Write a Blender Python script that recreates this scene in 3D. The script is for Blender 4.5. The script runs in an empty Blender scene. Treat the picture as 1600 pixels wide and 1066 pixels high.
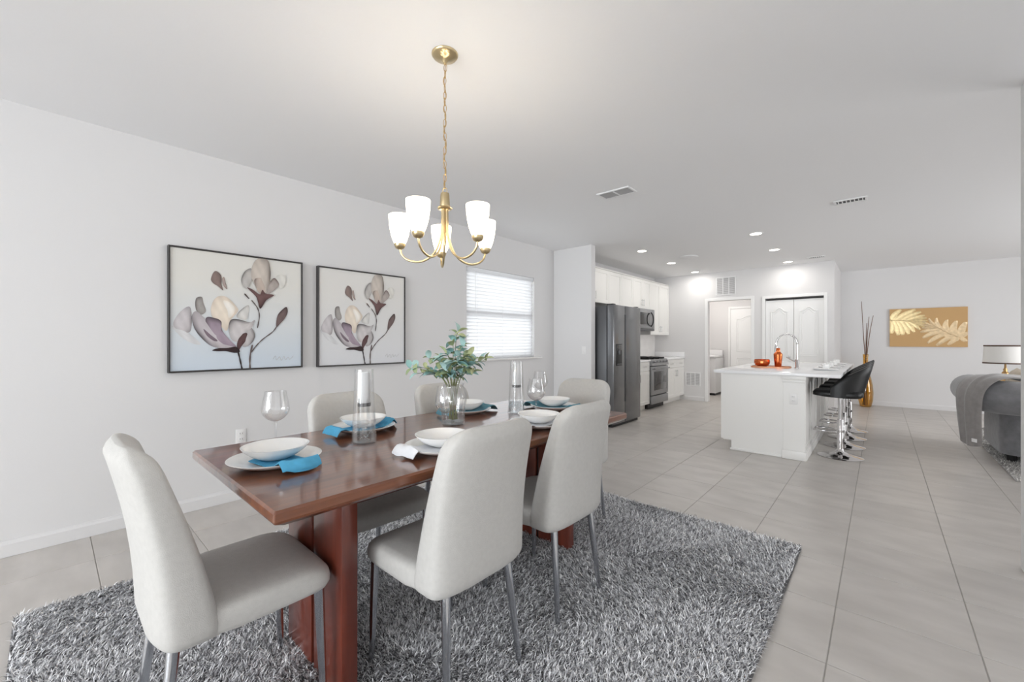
import bpy, bmesh, math, random
import numpy as np
from mathutils import Vector, Matrix
random.seed(7)
rng = np.random.default_rng(7)
sc = bpy.context.scene
COL = sc.collection
PI = math.pi

# ------------------------------------------------------------------ camera
CAM_H = 1.257
cam_d = bpy.data.cameras.new('camera')
cam = bpy.data.objects.new('camera', cam_d)
COL.objects.link(cam)
cam_d.sensor_width = 36.0
cam_d.lens = 36.0 * 646.0 / 1600.0
cam_d.clip_start = 0.05
cam.location = (0, 0, CAM_H)
cam.rotation_euler = (math.radians(90), 0, math.radians(41.72))
sc.camera = cam

# ------------------------------------------------------------------ world
w = bpy.data.worlds.new('World')
sc.world = w
w.use_nodes = True
w.node_tree.nodes['Background'].inputs[0].default_value = (0.97, 0.985, 1.0, 1)
w.node_tree.nodes['Background'].inputs[1].default_value = 1.0

# ------------------------------------------------------------------ daylight in the window openings; two of them are added
def area(name, loc, rot, sx, sy, power, color=(1, 1, 1)):
    l = bpy.data.lights.new(name, 'AREA')
    l.shape = 'RECTANGLE'; l.size = sx; l.size_y = sy; l.energy = power; l.color = color
    o = bpy.data.objects.new(name, l)
    COL.objects.link(o); o.location = loc; o.rotation_euler = rot
    return o
R90 = math.radians(90)
area('daylight_back_window', (-0.8, -7.46, 1.32), (R90, 0, 0), 5.2, 2.3, 415, (0.91, 0.96, 1.0))
area('added_light_side_window', (2.26, 0.4, 1.45), (0, R90, 0), 2.0, 3.6, 11, (0.97, 0.985, 1.0))  # unseen side opening, added to brighten surfaces facing right
area('added_light_sliding_door', (4.46, 7.0, 1.2), (0, R90, 0), 2.2, 3.2, 110, (0.98, 0.99, 1.0))  # unseen living area opening, added as a daylight source
area('daylight_dining_window', (-4.25, 4.09, 1.62), (0, -R90, 0), 1.4, 1.4, 19, (1.0, 0.995, 0.985))

sc.view_settings.view_transform = 'Standard'
sc.view_settings.look = 'None'
sc.view_settings.gamma = 1.0
sc.view_settings.use_curve_mapping = False
sc.view_settings.exposure = 0.11
sc.cycles.max_bounces = 10
sc.cycles.diffuse_bounces = 6
sc.cycles.glossy_bounces = 5
sc.cycles.transparent_max_bounces = 24
sc.cycles.transmission_bounces = 6
sc.cycles.caustics_reflective = False
sc.cycles.caustics_refractive = False
sc.cycles.sample_clamp_indirect = 6.0
sc.cycles.use_denoising = True

# ------------------------------------------------------------------ materials
def lin(c):
    out = []
    for v in c[:3]:
        v = v / 255.0
        out.append(v / 12.92 if v <= 0.04045 else ((v + 0.055) / 1.055) ** 2.4)
    return tuple(out)
MATS = {}
def mat(name, rgb, rough=0.5, metal=0.0, coat=0.0, spec=0.5, noise=None, bump=None, emit=None, sheen=0.0, coat_rough=0.05, subsurf=0.0):
    """rgb in sRGB 0..255; noise=(scale, amount, stretch xyz); bump=(scale, strength)"""
    m = bpy.data.materials.new(name); m.use_nodes = True
    nt = m.node_tree; b = nt.nodes['Principled BSDF']
    c = lin(rgb)
    b.inputs['Base Color'].default_value = (*c, 1)
    b.inputs['Roughness'].default_value = rough
    b.inputs['Metallic'].default_value = metal
    b.inputs['Specular IOR Level'].default_value = spec
    b.inputs['Coat Weight'].default_value = coat
    b.inputs['Coat Roughness'].default_value = coat_rough
    if sheen:
        b.inputs['Sheen Weight'].default_value = sheen
    tc = None
    if noise or bump:
        tc = nt.nodes.new('ShaderNodeTexCoord')
    if noise:
        sc_, amt = noise[0], noise[1]
        mp = nt.nodes.new('ShaderNodeMapping')
        mp.inputs['Scale'].default_value = noise[2] if len(noise) > 2 else (1, 1, 1)
        nt.links.new(tc.outputs['Object'], mp.inputs['Vector'])
        nz = nt.nodes.new('ShaderNodeTexNoise')
        nz.inputs['Scale'].default_value = sc_; nz.inputs['Detail'].default_value = 5
        nt.links.new(mp.outputs['Vector'], nz.inputs['Vector'])
        r = nt.nodes.new('ShaderNodeValToRGB')
        r.color_ramp.elements[0].position = 0.3; r.color_ramp.elements[1].position = 0.7
        r.color_ramp.elements[0].color = (*[max(0, v * (1 - amt)) for v in c], 1)
        r.color_ramp.elements[1].color = (*[min(1, v * (1 + amt)) for v in c], 1)
        nt.links.new(nz.outputs['Fac'], r.inputs['Fac'])
        nt.links.new(r.outputs['Color'], b.inputs['Base Color'])
    if bump:
        nb = nt.nodes.new('ShaderNodeTexNoise')
        nb.inputs['Scale'].default_value = bump[0]; nb.inputs['Detail'].default_value = 3
        nt.links.new(tc.outputs['Object'], nb.inputs['Vector'])
        bp = nt.nodes.new('ShaderNodeBump')
        bp.inputs['Strength'].default_value = bump[1]; bp.inputs['Distance'].default_value = 0.004
        nt.links.new(nb.outputs['Fac'], bp.inputs['Height'])
        nt.links.new(bp.outputs['Normal'], b.inputs['Normal'])
    if emit:
        b.inputs['Emission Color'].default_value = (*lin(emit[0]), 1)
        b.inputs['Emission Strength'].default_value = emit[1]
    MATS[name] = m
    return m

def glass_mat(name, tint=(255, 255, 255), base=0.04, edge=0.75, rough=0.0, milk=0.0, blend=0.35):
    """thin clear glass: transparent mixed with a facing-dependent mirror, optional milky body"""
    m = bpy.data.materials.new(name); m.use_nodes = True
    nt = m.node_tree
    for n in list(nt.nodes): nt.nodes.remove(n)
    out = nt.nodes.new('ShaderNodeOutputMaterial')
    tr = nt.nodes.new('ShaderNodeBsdfTransparent'); tr.inputs[0].default_value = (*lin(tint), 1)
    gl = nt.nodes.new('ShaderNodeBsdfGlossy'); gl.inputs['Roughness'].default_value = rough
    lw = nt.nodes.new('ShaderNodeLayerWeight'); lw.inputs['Blend'].default_value = blend
    mr = nt.nodes.new('ShaderNodeMapRange')
    mr.inputs['To Min'].default_value = base; mr.inputs['To Max'].default_value = edge
    nt.links.new(lw.outputs['Facing'], mr.inputs['Value'])
    mx = nt.nodes.new('ShaderNodeMixShader')
    nt.links.new(mr.outputs['Result'], mx.inputs['Fac'])
    nt.links.new(tr.outputs[0], mx.inputs[1]); nt.links.new(gl.outputs[0], mx.inputs[2])
    last = mx
    if milk:
        df = nt.nodes.new('ShaderNodeBsdfDiffuse'); df.inputs[0].default_value = (*lin((245, 246, 246)), 1)
        m2 = nt.nodes.new('ShaderNodeMixShader'); m2.inputs['Fac'].default_value = milk
        nt.links.new(mx.outputs[0], m2.inputs[1]); nt.links.new(df.outputs[0], m2.inputs[2]); last = m2
    nt.links.new(last.outputs[0], out.inputs[0])
    MATS[name] = m
    return m

def translucent_mat(name, rgb, fac=0.5, emit=0.0, emit_rgb=(255, 255, 255)):
    m = bpy.data.materials.new(name); m.use_nodes = True
    nt = m.node_tree
    for n in list(nt.nodes): nt.nodes.remove(n)
    out = nt.nodes.new('ShaderNodeOutputMaterial')
    d = nt.nodes.new('ShaderNodeBsdfDiffuse'); d.inputs[0].default_value = (*lin(rgb), 1)
    t = nt.nodes.new('ShaderNodeBsdfTranslucent'); t.inputs[0].default_value = (*lin(rgb), 1)
    mx = nt.nodes.new('ShaderNodeMixShader'); mx.inputs['Fac'].default_value = fac
    nt.links.new(d.outputs[0], mx.inputs[1]); nt.links.new(t.outputs[0], mx.inputs[2])
    last = mx
    if emit:
        e = nt.nodes.new('ShaderNodeEmission'); e.inputs[0].default_value = (*lin(emit_rgb), 1); e.inputs[1].default_value = emit
        a = nt.nodes.new('ShaderNodeAddShader')
        nt.links.new(mx.outputs[0], a.inputs[0]); nt.links.new(e.outputs[0], a.inputs[1]); last = a
    nt.links.new(last.outputs[0], out.inputs[0])
    MATS[name] = m
    return m

def vcol_mat(name, rough=0.7, attr='Col', spec=0.3, sheen=0.0):
    m = bpy.data.materials.new(name); m.use_nodes = True
    nt = m.node_tree; b = nt.nodes['Principled BSDF']
    a = nt.nodes.new('ShaderNodeAttribute'); a.attribute_name = attr
    nt.links.new(a.outputs['Color'], b.inputs['Base Color'])
    b.inputs['Roughness'].default_value = rough
    b.inputs['Specular IOR Level'].default_value = spec
    if sheen: b.inputs['Sheen Weight'].default_value = sheen
    MATS[name] = m
    return m

mat('wall_paint', (223, 222, 222), 0.85, spec=0.2, bump=(90, 0.08))
mat('ceiling_paint', (240, 240, 241), 0.9, spec=0.15, bump=(60, 0.12))
mat('trim_white', (238, 238, 237), 0.4)
mat('baseboard_paint', (222, 221, 221), 0.8, spec=0.2)
mat('grout', (170, 166, 161), 0.9)
mat('sofa_fabric', (126, 126, 129), 0.9, noise=(14, 0.18), sheen=0.4, bump=(300, 0.1))
mat('chair_fabric', (194, 192, 188), 0.85, noise=(60, 0.035), bump=(420, 0.25), sheen=0.15)
mat('chrome', (214, 217, 222), 0.12, 1.0)
mat('stool_chrome', (214, 212, 212), 0.06, 1.0)
mat('brass', (206, 187, 148), 0.3, 1.0)
mat('brass_chain', (200, 170, 122), 0.35, 1.0)
mat('porcelain', (244, 244, 243), 0.18, coat=0.4)
mat('napkin_blue', (84, 168, 208), 0.9, noise=(40, 0.08), bump=(500, 0.2))
mat('napkin_teal', (92, 142, 158), 0.9, noise=(40, 0.08), bump=(500, 0.2))
mat('napkin_white', (226, 228, 232), 0.9, noise=(40, 0.04), bump=(500, 0.2))
mat('dark_frame', (48, 44, 43), 0.45)
mat('slate_steel', (128, 129, 131), 0.2, 0.85)
mat('slate_side', (98, 99, 101), 0.4, 0.6)
mat('range_steel', (158, 159, 161), 0.28, 0.85)
mat('black_plastic', (22, 22, 23), 0.4)
mat('black_glass', (40, 41, 43), 0.08, coat=0.5)
mat('cast_iron', (24, 24, 25), 0.6)
mat('cabinet_white', (237, 236, 233), 0.38)
mat('counter_white', (242, 242, 243), 0.16, spec=0.4)
mat('marble', (236, 234, 232), 0.15, noise=(4, 0.05, (1, 1, 2)))
mat('nickel', (200, 200, 200), 0.25, 1.0)
mat('black_leather', (12, 12, 13), 0.45, bump=(160, 0.15))
mat('copper', (226, 120, 72), 0.2, 1.0)
mat('copper_tray', (214, 150, 112), 0.4, 0.3)
mat('vent_white', (232, 232, 232), 0.5)
mat('vent_grey', (176, 175, 176), 0.6)
mat('vent_dark', (92, 91, 92), 0.7)
mat('gold_canvas', (202, 163, 112), 0.7)
mat('gold_leaf', (240, 216, 164), 0.36, 0.4, noise=(22, 0.16))
mat('gold_leaf_pale', (226, 200, 160), 0.4, 0.35, noise=(22, 0.12))
mat('twig', (122, 96, 82), 0.8)
mat('lamp_shade', (240, 238, 234), 0.9)
mat('lamp_rim', (86, 62, 50), 0.6)
mat('lamp_gold', (196, 160, 110), 0.3, 0.9)
mat('cushion', (206, 194, 178), 0.95, bump=(300, 0.2), noise=(18, .06))
mat('throw_grey', (136, 132, 130), 0.95, noise=(24, 0.1), sheen=0.6, bump=(350, 0.2))
mat('tag_white', (235, 235, 235), 0.7)
mat('side_table_wood', (120, 96, 76), 0.5)
mat('washer_white', (236, 236, 237), 0.3)
mat('outlet_white', (234, 233, 232), 0.35)
mat('outlet_slot', (90, 90, 90), 0.6)
mat('downlight_glow', (255, 250, 240), 0.5, emit=((255, 246, 232), 9.0))
mat('bulb_glow', (255, 240, 205), 0.5, emit=((255, 236, 200), 16.0))
mat('vase_stem', (120, 128, 84), 0.7)
mat('rug_backing', (96, 95, 96), 0.95)
mat('rug_backing_pale', (168, 166, 164), 0.95)
glass_mat('glass_clear', (254, 254, 254), 0.05, 0.42, blend=0.3)
glass_mat('glass_thick', (236, 240, 241), 0.06, 0.7, blend=0.3, milk=0.08)
glass_mat('glass_frost', (250, 250, 250), 0.06, 0.5, rough=0.25, milk=0.72)
glass_mat('pane_glass', (248, 251, 252), 0.04, 0.6)
glass_mat('amber_glass', (249, 228, 160), 0.05, 0.6, blend=0.3)
translucent_mat('blind_white', (246, 246, 247), 0.55)
translucent_mat('shade_glass', (255, 251, 244), 0.5, emit=2.0, emit_rgb=(255, 246, 230))
vcol_mat('paint_strokes', 0.5)
vcol_mat('shag_yarn', 0.75, spec=0.35, sheen=0.2)

# glossy dark cherry wood with grain along the object's own Y axis
def wood_mat(name, dark, light, axis_scale, rough=0.22, coat=1.0):
    m = bpy.data.materials.new(name); m.use_nodes = True
    nt = m.node_tree; b = nt.nodes['Principled BSDF']
    tc = nt.nodes.new('ShaderNodeTexCoord'); mp = nt.nodes.new('ShaderNodeMapping')
    mp.inputs['Scale'].default_value = axis_scale
    nt.links.new(tc.outputs['Object'], mp.inputs['Vector'])
    nz = nt.nodes.new('ShaderNodeTexNoise'); nz.inputs['Scale'].default_value = 6
    nz.inputs['Detail'].default_value = 7; nz.inputs['Distortion'].default_value = 0.6
    nt.links.new(mp.outputs['Vector'], nz.inputs['Vector'])
    r = nt.nodes.new('ShaderNodeValToRGB')
    r.color_ramp.elements[0].position = 0.28; r.color_ramp.elements[1].position = 0.74
    r.color_ramp.elements[0].color = (*lin(dark), 1); r.color_ramp.elements[1].color = (*lin(light), 1)
    nt.links.new(nz.outputs['Fac'], r.inputs['Fac'])
    nt.links.new(r.outputs['Color'], b.inputs['Base Color'])
    b.inputs['Roughness'].default_value = rough
    b.inputs['Coat Weight'].default_value = coat
    b.inputs['Coat Roughness'].default_value = 0.07
    MATS[name] = m
wood_mat('cherry_top', (92, 49, 28), (130, 76, 45), (6, 0.5, 6), 0.3)
wood_mat('cherry_leg', (86, 36, 26), (118, 54, 36), (5, 5, 0.5), 0.35, 0.6)

# floor tile: per-tile tint plus soft cloudy mottling in world space
def tile_mat():
    m = bpy.data.materials.new('floor_tile'); m.use_nodes = True
    nt = m.node_tree; b = nt.nodes['Principled BSDF']
    g = nt.nodes.new('ShaderNodeNewGeometry')
    mp = nt.nodes.new('ShaderNodeMapping'); mp.inputs['Scale'].default_value = (1.0, 2.4, 1)
    nt.links.new(g.outputs['Position'], mp.inputs['Vector'])
    nz = nt.nodes.new('ShaderNodeTexNoise'); nz.inputs['Scale'].default_value = 3.2; nz.inputs['Detail'].default_value = 6
    nt.links.new(mp.outputs['Vector'], nz.inputs['Vector'])
    r = nt.nodes.new('ShaderNodeValToRGB')
    r.color_ramp.elements[0].position = 0.32; r.color_ramp.elements[1].position = 0.7
    r.color_ramp.elements[0].color = (*lin((188, 183, 178)), 1); r.color_ramp.elements[1].color = (*lin((203, 198, 193)), 1)
    nt.links.new(nz.outputs['Fac'], r.inputs['Fac'])
    oi = nt.nodes.new('ShaderNodeObjectInfo')
    mr = nt.nodes.new('ShaderNodeMapRange'); mr.inputs['To Min'].default_value = 0.96; mr.inputs['To Max'].default_value = 1.03
    nt.links.new(oi.outputs['Random'], mr.inputs['Value'])
    mul = nt.nodes.new('ShaderNodeVectorMath'); mul.operation = 'SCALE'
    nt.links.new(r.outputs['Color'], mul.inputs[0]); nt.links.new(mr.outputs['Result'], mul.inputs['Scale'])
    nt.links.new(mul.outputs['Vector'], b.inputs['Base Color'])
    b.inputs['Roughness'].default_value = 0.34
    MATS['floor_tile'] = m
tile_mat()

# canvases: the painter's own vertical wash from warm grey to cool grey
def canvas_mat(name, low, high):
    m = bpy.data.materials.new(name); m.use_nodes = True
    nt = m.node_tree; b = nt.nodes['Principled BSDF']
    tc = nt.nodes.new('ShaderNodeTexCoord'); sp = nt.nodes.new('ShaderNodeSeparateXYZ')
    nt.links.new(tc.outputs['Generated'], sp.inputs[0])
    r = nt.nodes.new('ShaderNodeValToRGB')
    r.color_ramp.elements[0].position = 0.05; r.color_ramp.elements[1].position = 0.75
    r.color_ramp.elements[0].color = (*lin(low), 1); r.color_ramp.elements[1].color = (*lin(high), 1)
    nt.links.new(sp.outputs['Z'], r.inputs['Fac']); nt.links.new(r.outputs['Color'], b.inputs['Base Color'])
    b.inputs['Roughness'].default_value = 0.55
    MATS[name] = m
canvas_mat('canvas_blue', (206, 216, 226), (224, 222, 216))
canvas_mat('canvas_grey', (220, 221, 224), (226, 224, 220))

# leaves: green to blue-green, varied per leaf
def leaf_mat(name, a, b_):
    m = bpy.data.materials.new(name); m.use_nodes = True
    nt = m.node_tree; b = nt.nodes['Principled BSDF']
    oi = nt.nodes.new('ShaderNodeObjectInfo'); r = nt.nodes.new('ShaderNodeValToRGB')
    r.color_ramp.elements[0].color = (*lin(a), 1); r.color_ramp.elements[1].color = (*lin(b_), 1)
    nt.links.new(oi.outputs['Random'], r.inputs['Fac']); nt.links.new(r.outputs['Color'], b.inputs['Base Color'])
    b.inputs['Roughness'].default_value = 0.6
    MATS[name] = m
leaf_mat('leaf_green', (138, 156, 116), (186, 192, 148))
leaf_mat('leaf_blue', (136, 180, 180), (180, 208, 204))

# ------------------------------------------------------------------ geometry helpers
class G:
    """collects faces of ONE part"""
    def __init__(s): s.V = []; s.F = []
    def add(s, V, F):
        o = len(s.V); s.V += [tuple(v) for v in V]; s.F += [tuple(i + o for i in f) for f in F]; return s
    def box(s, x0, x1, y0, y1, z0, z1, bev=0.0, seg=2):
        if bev <= 0:
            V = [(x0,y0,z0),(x1,y0,z0),(x1,y1,z0),(x0,y1,z0),(x0,y0,z1),(x1,y0,z1),(x1,y1,z1),(x0,y1,z1)]
            return s.add(V, [(3,2,1,0),(4,5,6,7),(0,1,5,4),(1,2,6,5),(2,3,7,6),(3,0,4,7)])
        bm = bmesh.new(); bmesh.ops.create_cube(bm, size=1)
        for v in bm.verts:
            v.co = ((x0+x1)/2 + v.co.x*(x1-x0), (y0+y1)/2 + v.co.y*(y1-y0), (z0+z1)/2 + v.co.z*(z1-z0))
        b = min(bev, 0.49*min(x1-x0, y1-y0, z1-z0))
        bmesh.ops.bevel(bm, geom=bm.edges[:], offset=b, segments=seg, profile=0.5, affect='EDGES')
        return s._bm(bm)
    def _bm(s, bm):
        bm.verts.index_update()
        V = [tuple(v.co) for v in bm.verts]; F = [tuple(v.index for v in f.verts) for f in bm.faces]
        bm.free(); return s.add(V, F)
    def lathe(s, prof, n=32, c=(0, 0, 0), cap0=True, cap1=True, a0=0.0):
        """prof: list of (r, z); radius 0 points become poles"""
        V = []; rings = []
        for r, z in prof:
            if r < 1e-6:
                rings.append([len(V)]); V.append((c[0], c[1], c[2]+z))
            else:
                i0 = len(V)
                for k in range(n):
                    a = a0 + 2*PI*k/n; V.append((c[0]+r*math.cos(a), c[1]+r*math.sin(a), c[2]+z))
                rings.append(list(range(i0, i0+n)))
        F = []
        for A, Bq in zip(rings, rings[1:]):
            for k in range(n):
                k2 = (k+1) % n
                if len(A) == 1 and len(Bq) == 1: continue
                if len(A) == 1: F.append((A[0], Bq[k2], Bq[k]))
                elif len(Bq) == 1: F.append((A[k], A[k2], Bq[0]))
                else: F.append((A[k], A[k2], Bq[k2], Bq[k]))
        if cap0 and len(rings[0]) > 1: F.append(tuple(reversed(rings[0])))
        if cap1 and len(rings[-1]) > 1: F.append(tuple(rings[-1]))
        return s.add(V, F)
    def loft(s, rings, closed=True, cap=True):
        n = len(rings[0]); V = [p for r in rings for p in r]; F = []
        for i in range(len(rings)-1):
            for k in range(n if closed else n-1):
                k2 = (k+1) % n
                F.append((i*n+k, i*n+k2, (i+1)*n+k2, (i+1)*n+k))
        if cap and closed:
            F.append(tuple(reversed(range(n)))); F.append(tuple(range((len(rings)-1)*n, len(rings)*n)))
        return s.add(V, F)
    def tube(s, pts, r, n=10, closed=False, cap=True):
        P = [Vector(p) for p in pts]; m = len(P)
        rad = r if isinstance(r, (list, tuple)) else [r]*m
        rings = []; up = None
        for i in range(m):
            if closed: t = P[(i+1) % m] - P[i-1]
            else: t = P[min(i+1, m-1)] - P[max(i-1, 0)]
            t.normalize()
            if up is None:
                up = Vector((0, 0, 1)) if abs(t.z) < 0.9 else Vector((1, 0, 0))
            if i > 0: up = tp.rotation_difference(t) @ up      # parallel transport
            u = (up - t*up.dot(t)).normalized(); v = t.cross(u); up = u; tp = t
            rings.append([tuple(P[i] + (u*math.cos(2*PI*k/n) + v*math.sin(2*PI*k/n))*rad[i]) for k in range(n)])
        if closed: rings.append(rings[0])
        return s.loft(rings, True, cap and not closed)
    def prism(s, poly, z0, z1):
        n = len(poly); V = [(x, y, z0) for x, y in poly] + [(x, y, z1) for x, y in poly]
        F = [tuple(reversed(range(n))), tuple(range(n, 2*n))] + [(k, (k+1) % n, n+(k+1) % n, n+k) for k in range(n)]
        return s.add(V, F)
    def xf(s, M):
        s.V = [tuple(M @ Vector(v)) for v in s.V]; return s
    def mesh(s, name, m, smooth=True, angle=40):
        me = bpy.data.meshes.new(name); me.from_pydata(s.V, [], s.F)
        me.materials.append(MATS[m]); me.validate(); me.update()
        if smooth:
            me.polygons.foreach_set('use_smooth', [True]*len(me.polygons))
            me.set_sharp_from_angle(angle=math.radians(angle))
        return me
    def obj(s, name, m, parent=None, loc=(0, 0, 0), rz=0.0, smooth=True, angle=40, **props):
        return link(name, s.mesh(name, m, smooth, angle), parent, loc, rz, **props)

def link(name, data, parent=None, loc=(0, 0, 0), rz=0.0, **props):
    o = bpy.data.objects.new(name, data); COL.objects.link(o)
    o.location = loc
    if rz: o.rotation_euler = (0, 0, rz)
    o.parent = parent
    for k, v in props.items(): o[k] = v
    return o
def thing(name, label, cat, loc=(0, 0, 0), rz=0.0, group=None):
    o = link(name, None, None, loc, rz, label=label, category=cat)
    if group: o['group'] = group
    o.empty_display_size = 0.1
    return o
def struct(name, g, m, label, cat, smooth=False):
    return g.obj(name, m, smooth=smooth, label=label, category=cat, kind='structure')
def dup(root, loc, rz, label, group=None):
    r = root.copy(); COL.objects.link(r); r.location = loc; r.rotation_euler = (0, 0, rz); r['label'] = label
    if group: r['group'] = group
    for ch in list(root.children):
        c = ch.copy(); COL.objects.link(c); c.parent = r
        for gch in list(ch.children):
            d = gch.copy(); COL.objects.link(d); d.parent = c
    return r
def rrect(hw, hd, n=32, e=4.0):
    """superellipse ring in XY"""
    out = []
    for k in range(n):
        a = 2*PI*(k+0.5)/n; ca, sa = math.cos(a), math.sin(a)
        out.append((hw*math.copysign(abs(ca)**(2/e), ca), hd*math.copysign(abs(sa)**(2/e), sa)))
    return out
def smooth_path(pts, sub=6):
    """Catmull-Rom through points"""
    P = [Vector(p) for p in pts]; out = []
    for i in range(len(P)-1):
        p0 = P[max(i-1, 0)]; p1 = P[i]; p2 = P[i+1]; p3 = P[min(i+2, len(P)-1)]
        for k in range(sub):
            t = k/sub
            out.append(0.5*((2*p1) + (p2-p0)*t + (2*p0-5*p1+4*p2-p3)*t*t + (3*p1-p0-3*p2+p3)*t**3))
    out.append(P[-1]); return out

# ================================================================== THE ROOM
LX, CEIL = -3.80, 2.66
YK, YF, YL = 9.08, 10.75, 10.90
# ---- floor: grout bed, tiles laid on it
floor = G().box(-3.95, 4.65, -7.75, 11.05, -0.12, -0.003).obj('floor', 'grout', smooth=False,
    label='grey ceramic tile floor running through the whole open-plan room', category='floor', kind='structure')
TP, TX0, TY0 = 0.4595, 0.301, 0.18
tb = G().box(-TP/2+0.002, TP/2-0.002, -TP/2+0.002, TP/2-0.002, -0.006, 0.0, 0.0015, 1)
tile_me = tb.mesh('tile', 'floor_tile', False)
cs, sn = math.cos(math.radians(41.72)), math.sin(math.radians(41.72))
def px(x, y, z):
    dep = -sn*x + cs*y
    if dep < 0.15: return None
    return (800 + 646*(cs*x + sn*y)/dep, 533.7 - 646*(z-CAM_H)/dep, dep)
near, rest = [], []
for i in range(-9, 10):
    for j in range(-17, 24):
        cx = TX0 + (i+0.5)*TP; cy = TY0 + (j+0.5)*TP
        if cx < -3.95 or cx > 4.65 or cy < -7.75 or cy > 11.05: continue
        covered = (-2.85 < cx-TP/2 and cx+TP/2 < -0.36 and -0.06 < cy-TP/2 and cy+TP/2 < 2.98)
        if covered: continue
        q = [px(cx+dx*TP/2, cy+dy*TP/2, 0) for dx in (-1, 1) for dy in (-1, 1)]
        seen = any(p and -20 < p[0] < 1620 and p[1] < 1080 for p in q) and cx > LX-0.2
        if seen and cy < 9.3: near.append((cx, cy))
        elif seen and cx > -0.6: near.append((cx, cy))
        else: rest.append((cx, cy))
near.sort(key=lambda p: p[0]**2 + p[1]**2)
rest += near[300:]; near = near[:300]
for cx, cy in near:
    link('tile', tile_me, floor, (cx, cy, 0))
g = G()
for cx, cy in rest:
    g.box(cx-TP/2+0.002, cx+TP/2-0.002, cy-TP/2+0.002, cy+TP/2-0.002, -0.006, 0.0)
g.obj('tile_field', 'floor_tile', floor, smooth=False, kind='stuff')

struct('ceiling', G().box(-3.95, 4.65, -7.75, 11.05, CEIL, CEIL+0.12), 'ceiling_paint', 'flat white painted ceiling over dining area and kitchen', 'ceiling')
WY0, WY1, WZ0, WZ1 = 3.42, 4.755, 1.026, 2.183
g = G()
g.box(LX-0.15, LX, -7.75, WY0, 0, CEIL).box(LX-0.15, LX, WY1, 11.05, 0, CEIL)
g.box(LX-0.15, LX, WY0, WY1, 0, WZ0).box(LX-0.15, LX, WY0, WY1, WZ1, CEIL)
struct('wall_left', g, 'wall_paint', 'long white wall with two flower paintings and blind-covered window', 'wall')
struct('wall_wing', G().box(LX, -3.13, 5.235, 5.35, 0, CEIL, 0.004, 1), 'wall_paint', 'short white wing wall beside the refrigerator', 'wall')
DX0, DX1, DZ = -2.668, -1.878, 2.075
BX0, BX1, BZ = -1.640, -0.745, 2.06
g = G()
g.box(LX, DX0, YK, YK+0.12, 0, CEIL).box(DX0, DX1, YK, YK+0.12, DZ, CEIL).box(DX1, BX0, YK, YK+0.12, 0, CEIL)
g.box(BX0, BX1, YK, YK+0.12, BZ, CEIL).box(BX1, -0.60, YK, YK+0.12, 0, CEIL)
struct('wall_kitchen', g, 'wall_paint', 'white kitchen end wall with open doorway and bifold pantry', 'wall')
struct('wall_pantry', G().box(-0.72, -0.60, YK+0.12, YF+0.12, 0, CEIL), 'wall_paint', 'white side wall of the pantry facing the living area', 'wall')
struct('wall_far', G().box(-0.60, 4.62, YF, YF+0.12, 0, CEIL), 'wall_paint', 'far white living area wall holding the gold leaf canvas', 'wall')
struct('wall_laundry', G().box(LX, -0.72, YL, YL+0.12, 0, CEIL).box(-1.80, -1.70, YK+0.12, YL, 0, CEIL), 'wall_paint', 'white laundry room wall seen through the kitchen doorway', 'wall')
struct('wall_right', G().box(0.578, 2.42, 3.46, 3.58, 0, CEIL, 0.004, 1), 'wall_paint', 'white wall end at the right edge of the view', 'wall')
# walls outside the picture; side window and sliding door openings are added for light
g = G()
g.box(2.30, 2.42, -7.75, -1.4, 0, CEIL).box(2.30, 2.42, 2.2, 3.46, 0, CEIL).box(2.30, 2.42, -1.4, 2.2, 0, 0.45).box(2.30, 2.42, -1.4, 2.2, 2.45, CEIL)
struct('wall_entry', g, 'wall_paint', 'white entry wall behind the camera with an added window opening', 'wall')
g = G()
g.box(LX, -3.4, -7.65, -7.50, 0, CEIL).box(1.4, 2.42, -7.65, -7.50, 0, CEIL).box(-3.4, 1.4, -7.65, -7.50, 0, 0.2).box(-3.4, 1.4, -7.65, -7.50, 2.43, CEIL)
struct('wall_back', g, 'wall_paint', 'white wall behind the camera with a wide window opening', 'wall')
g = G()
g.box(4.50, 4.62, 3.46, 5.4, 0, CEIL).box(4.50, 4.62, 8.6, YF, 0, CEIL).box(4.50, 4.62, 5.4, 8.6, 2.3, CEIL).box(2.42, 4.62, 3.46, 3.58, 0, CEIL)
struct('wall_living', g, 'wall_paint', 'white living area side wall with an added sliding door opening', 'wall')

def skirting(name, x0, y0, x1, y1, nx, ny, label):
    """board with a stepped top along a wall line, n = into the room"""
    prof = [(0, 0), (0.014, 0), (0.014, 0.072), (0.009, 0.084), (0.006, 0.094), (0, 0.094)]
    r = [[(x+nx*d, y+ny*d, z+0.001) for d, z in prof] for x, y in ((x0, y0), (x1, y1))]
    G().loft(r).obj(name, 'baseboard_paint', smooth=False, label=label, category='baseboard', kind='structure')
skirting('baseboard_left', LX, -7.50, LX, 5.235, 1, 0, 'white baseboard under the two flower paintings')
skirting('baseboard_wing', LX+.014, 5.235, -3.13, 5.235, 0, -1, 'white baseboard of the short wing wall')
skirting('baseboard_kitchen', -3.13, YK, -2.735, YK, 0, -1, 'white baseboard below the low wall grille')
skirting('baseboard_far', -0.60, YF, 4.50, YF, 0, -1, 'white baseboard below the gold leaf canvas')
skirting('baseboard_pantry', -0.60, YK, -0.60, YF-.014, 1, 0, 'white baseboard along the pantry side wall')
skirting('baseboard_laundry', LX, YL, -1.80, YL, 0, -1, 'white baseboard inside the laundry room')

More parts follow.
